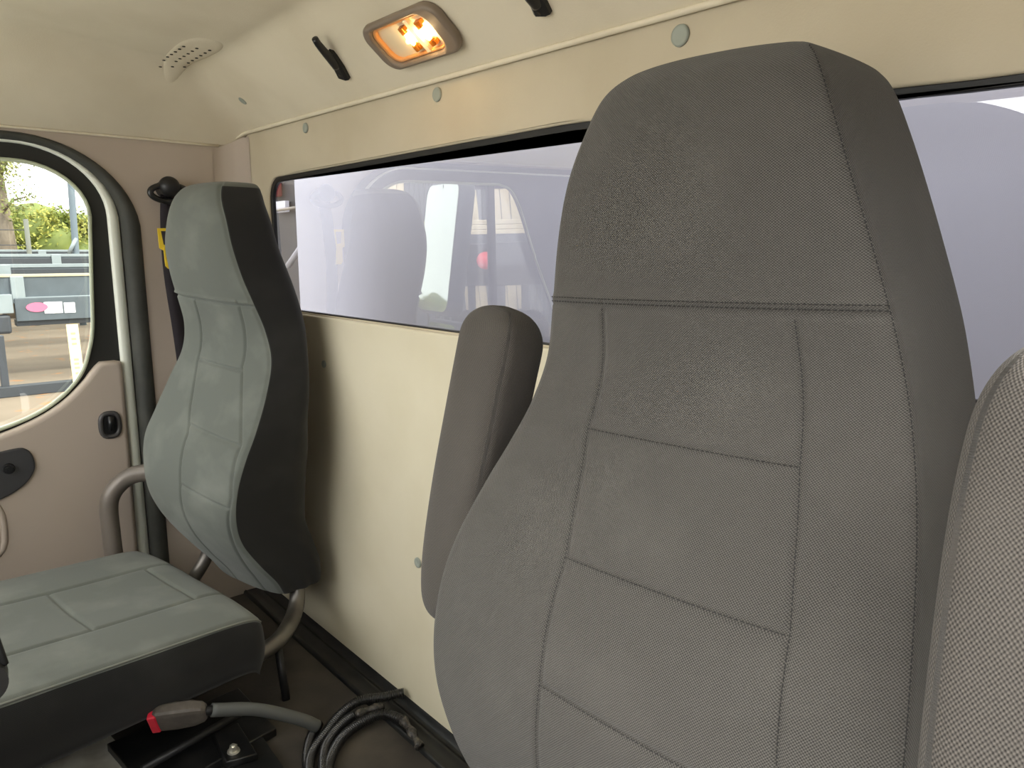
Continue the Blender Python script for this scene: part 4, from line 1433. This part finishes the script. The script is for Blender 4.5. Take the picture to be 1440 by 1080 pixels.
PINE = NT('pale_pine_boards')
co_ = PINE.n('ShaderNodeTexCoord')
wv = PINE.n('ShaderNodeTexNoise'); wv.inputs['Scale'].default_value = 5.0
mp = PINE.n('ShaderNodeMapping'); mp.inputs['Scale'].default_value = (1.6, 1.6, 0.15)
PINE.l(co_.outputs['Object'], mp.inputs[0]); PINE.l(mp.outputs[0], wv.inputs['Vector'])
PINE.l(PINE.mix(wv.outputs['Fac'], srgb(246, 236, 206), srgb(196, 170, 132)), PINE.b.inputs['Base Color'])
lm = (('tall pale timber board, left end of the row reflected in the rear window', (497, 200), (497, 300), 0.34),
      ('tall pale timber board reflected above the passenger seat outline', (552, 200), (552, 300), 0.36),
      ('tall pale timber board reflected right of the mirror', (645, 195), (672, 345), 0.40),
      ('tall pale timber board reflected beyond the dark window bar', (703, 190), (722, 345), 0.50))
for lb, a, b, w in lm:
    p0, p1 = mir(a[0], a[1], 13.2), mir(b[0], b[1], 13.2)
    p1[2] = GZ
    o = empty('timber_board', (p1[0], p1[1], GZ), lb, 'timber')
    nb = 3
    dw = w / nb
    for k in range(nb):
        off = np.array([-0.68, 0.73, 0]) * (k - 1) * dw
        plank('plank', p0 + off, p1 + off, dw * 0.92, 0.05, PINE.m, o)
fb = empty('flatbed', (mir(690, 345, 12.5)[0], mir(690, 345, 12.5)[1], GZ), 'flatbed stacked with pale timber, reflected in the rear window', 'flatbed')
for k, (pz, m_) in enumerate(((331, PINE.m), (338, PINE.m), (345, PINE.m))):
    a, b = mir(560, pz, 12.6), mir(790, pz + 6, 12.6)
    b[2] = a[2]
    plank('timber', a, b, 0.20, 0.075, m_, fb)
a, b = mir(560, 354, 12.8), mir(790, 354, 12.8); b[2] = a[2]
plank('chassis_beam', a, b, 0.6, 0.16, DARKST, fb)
a, b = mir(600, 388, 11.5), mir(775, 394, 11.5); b[2] = a[2]
plank('tow_body', a, b, 0.7, 0.62, M['black'], fb)
for px_ in (700, 590):
    a = mir(px_, 400, 11.6)
    plank('leg', a, np.array([a[0], a[1], GZ]), 0.16, 0.16, DARKST, fb)
for px_ in (660, 735):
    a = mir(px_, 405, 12.4)
    bm = bmesh.new()
    bmesh.ops.create_cone(bm, cap_ends=True, segments=28, radius1=0.42, radius2=0.42, depth=0.26, matrix=Matrix.Translation((float(a[0]), float(a[1]), GZ + 0.42)) @ Matrix.Rotation(R90, 4, 'Y'))
    from_bm('wheel', bm, M['rubber'], fb)
    plank('wheel_hanger', a + np.array([0, 0, 0.4]), np.array([a[0], a[1], GZ + 0.4]), 0.12, 0.12, DARKST, fb)
a = mir(680, 383, 11.1)
bm = bmesh.new()
bmesh.ops.create_uvsphere(bm, u_segments=20, v_segments=12, radius=0.13, matrix=Matrix.Translation(tuple(a)))
props(from_bm('tail_light', bm, plain('red_lens', srgb(225, 40, 56), 0.3), fb, smooth=True), 'round red lens')
# shed wall behind the boards
sh = empty('shed', (mir(600, 300, 17)[0], mir(600, 300, 17)[1], GZ), 'grey corrugated shed behind the timber, reflected in the rear window', 'shed')
a, b = mir(440, 300, 17), mir(840, 300, 17)
a[2] = b[2] = GZ
n_rib = 60
V = []
for i in range(n_rib * 2 + 1):
    f = i / (n_rib * 2)
    p = a + (b - a) * f
    o_ = 0.06 if i % 2 else 0.0
    for z in (GZ, 3.6):
        V.append((p[0] + 0.7 * o_, p[1] + 0.7 * o_, z))
F = [(2 * i, 2 * i + 2, 2 * i + 3, 2 * i + 1) for i in range(n_rib * 2)]
link('corrugated_wall', mesh_from('corrugated_wall', V, F), plain('grey_shed_paint', srgb(104, 108, 110), 0.7), sh, smooth=False)

# passenger-side mirror outside the door window
mr = empty('side_mirror', (-2.45, -0.95, 1.0), 'tall passenger-side door mirror with a smaller convex mirror below, reflected in the rear window', 'mirror')
MG = NT('mirror_glass')
MG.b.inputs['Metallic'].default_value = 1.0
MG.b.inputs['Roughness'].default_value = 0.03
MG.b.inputs['Base Color'].default_value = (0.86, 0.93, 0.86, 1)


def mirror_head(ca, cb, name):
    a, b = np.array(ca), np.array(cb)
    c = (a + b) / 2
    h = abs(a[2] - b[2]) / 2
    w = 0.15
    dirv = np.array([math.cos(math.radians(8)), math.sin(math.radians(8)), 0])
    nn = np.array([-dirv[1], dirv[0], 0])
    ct, st_ = math.cos(math.radians(9)), math.sin(math.radians(9))
    f = lambda u, v, ww: (c[0] + dirv[0] * u + nn[0] * (ww * ct - v * st_), c[1] + dirv[1] * u + nn[1] * (ww * ct - v * st_), c[2] + v * ct + ww * st_)
    hs = plate('mirror_housing', rrect(-w, -h, w, h, 0.05), [], 0.07, lambda u, v, ww: f(u, v, ww - 0.035), plain('mirror_shell', srgb(90, 94, 100), 0.5), mr, bevel=0.02)
    plate('mirror_glass', rrect(-w + 0.015, -h + 0.015, w - 0.015, h - 0.015, 0.045), [], 0.004, lambda u, v, ww: f(u, v, ww + 0.002), MG.m, hs)


y_m = -0.95
xa = lambda px: -2.47
a, b = mir(615, 262, 3.03), mir(615, 452, 3.03)
mirror_head((-2.50, -0.93, a[2]), (-2.50, -0.93, b[2]), 'a')
a2, b2 = mir(620, 460, 3.03), mir(620, 500, 3.03)
mirror_head((-2.50, -0.93, a2[2]), (-2.50, -0.93, b2[2]), 'b')
for z_ in (float(a[2]) - 0.03, float(b2[2]) + 0.03):
    tube('mirror_arm', [(-2.50, -0.97, z_), (-2.30, -1.15, z_), (XL - 0.08, -1.32, z_)], 0.013, M['black'], mr)
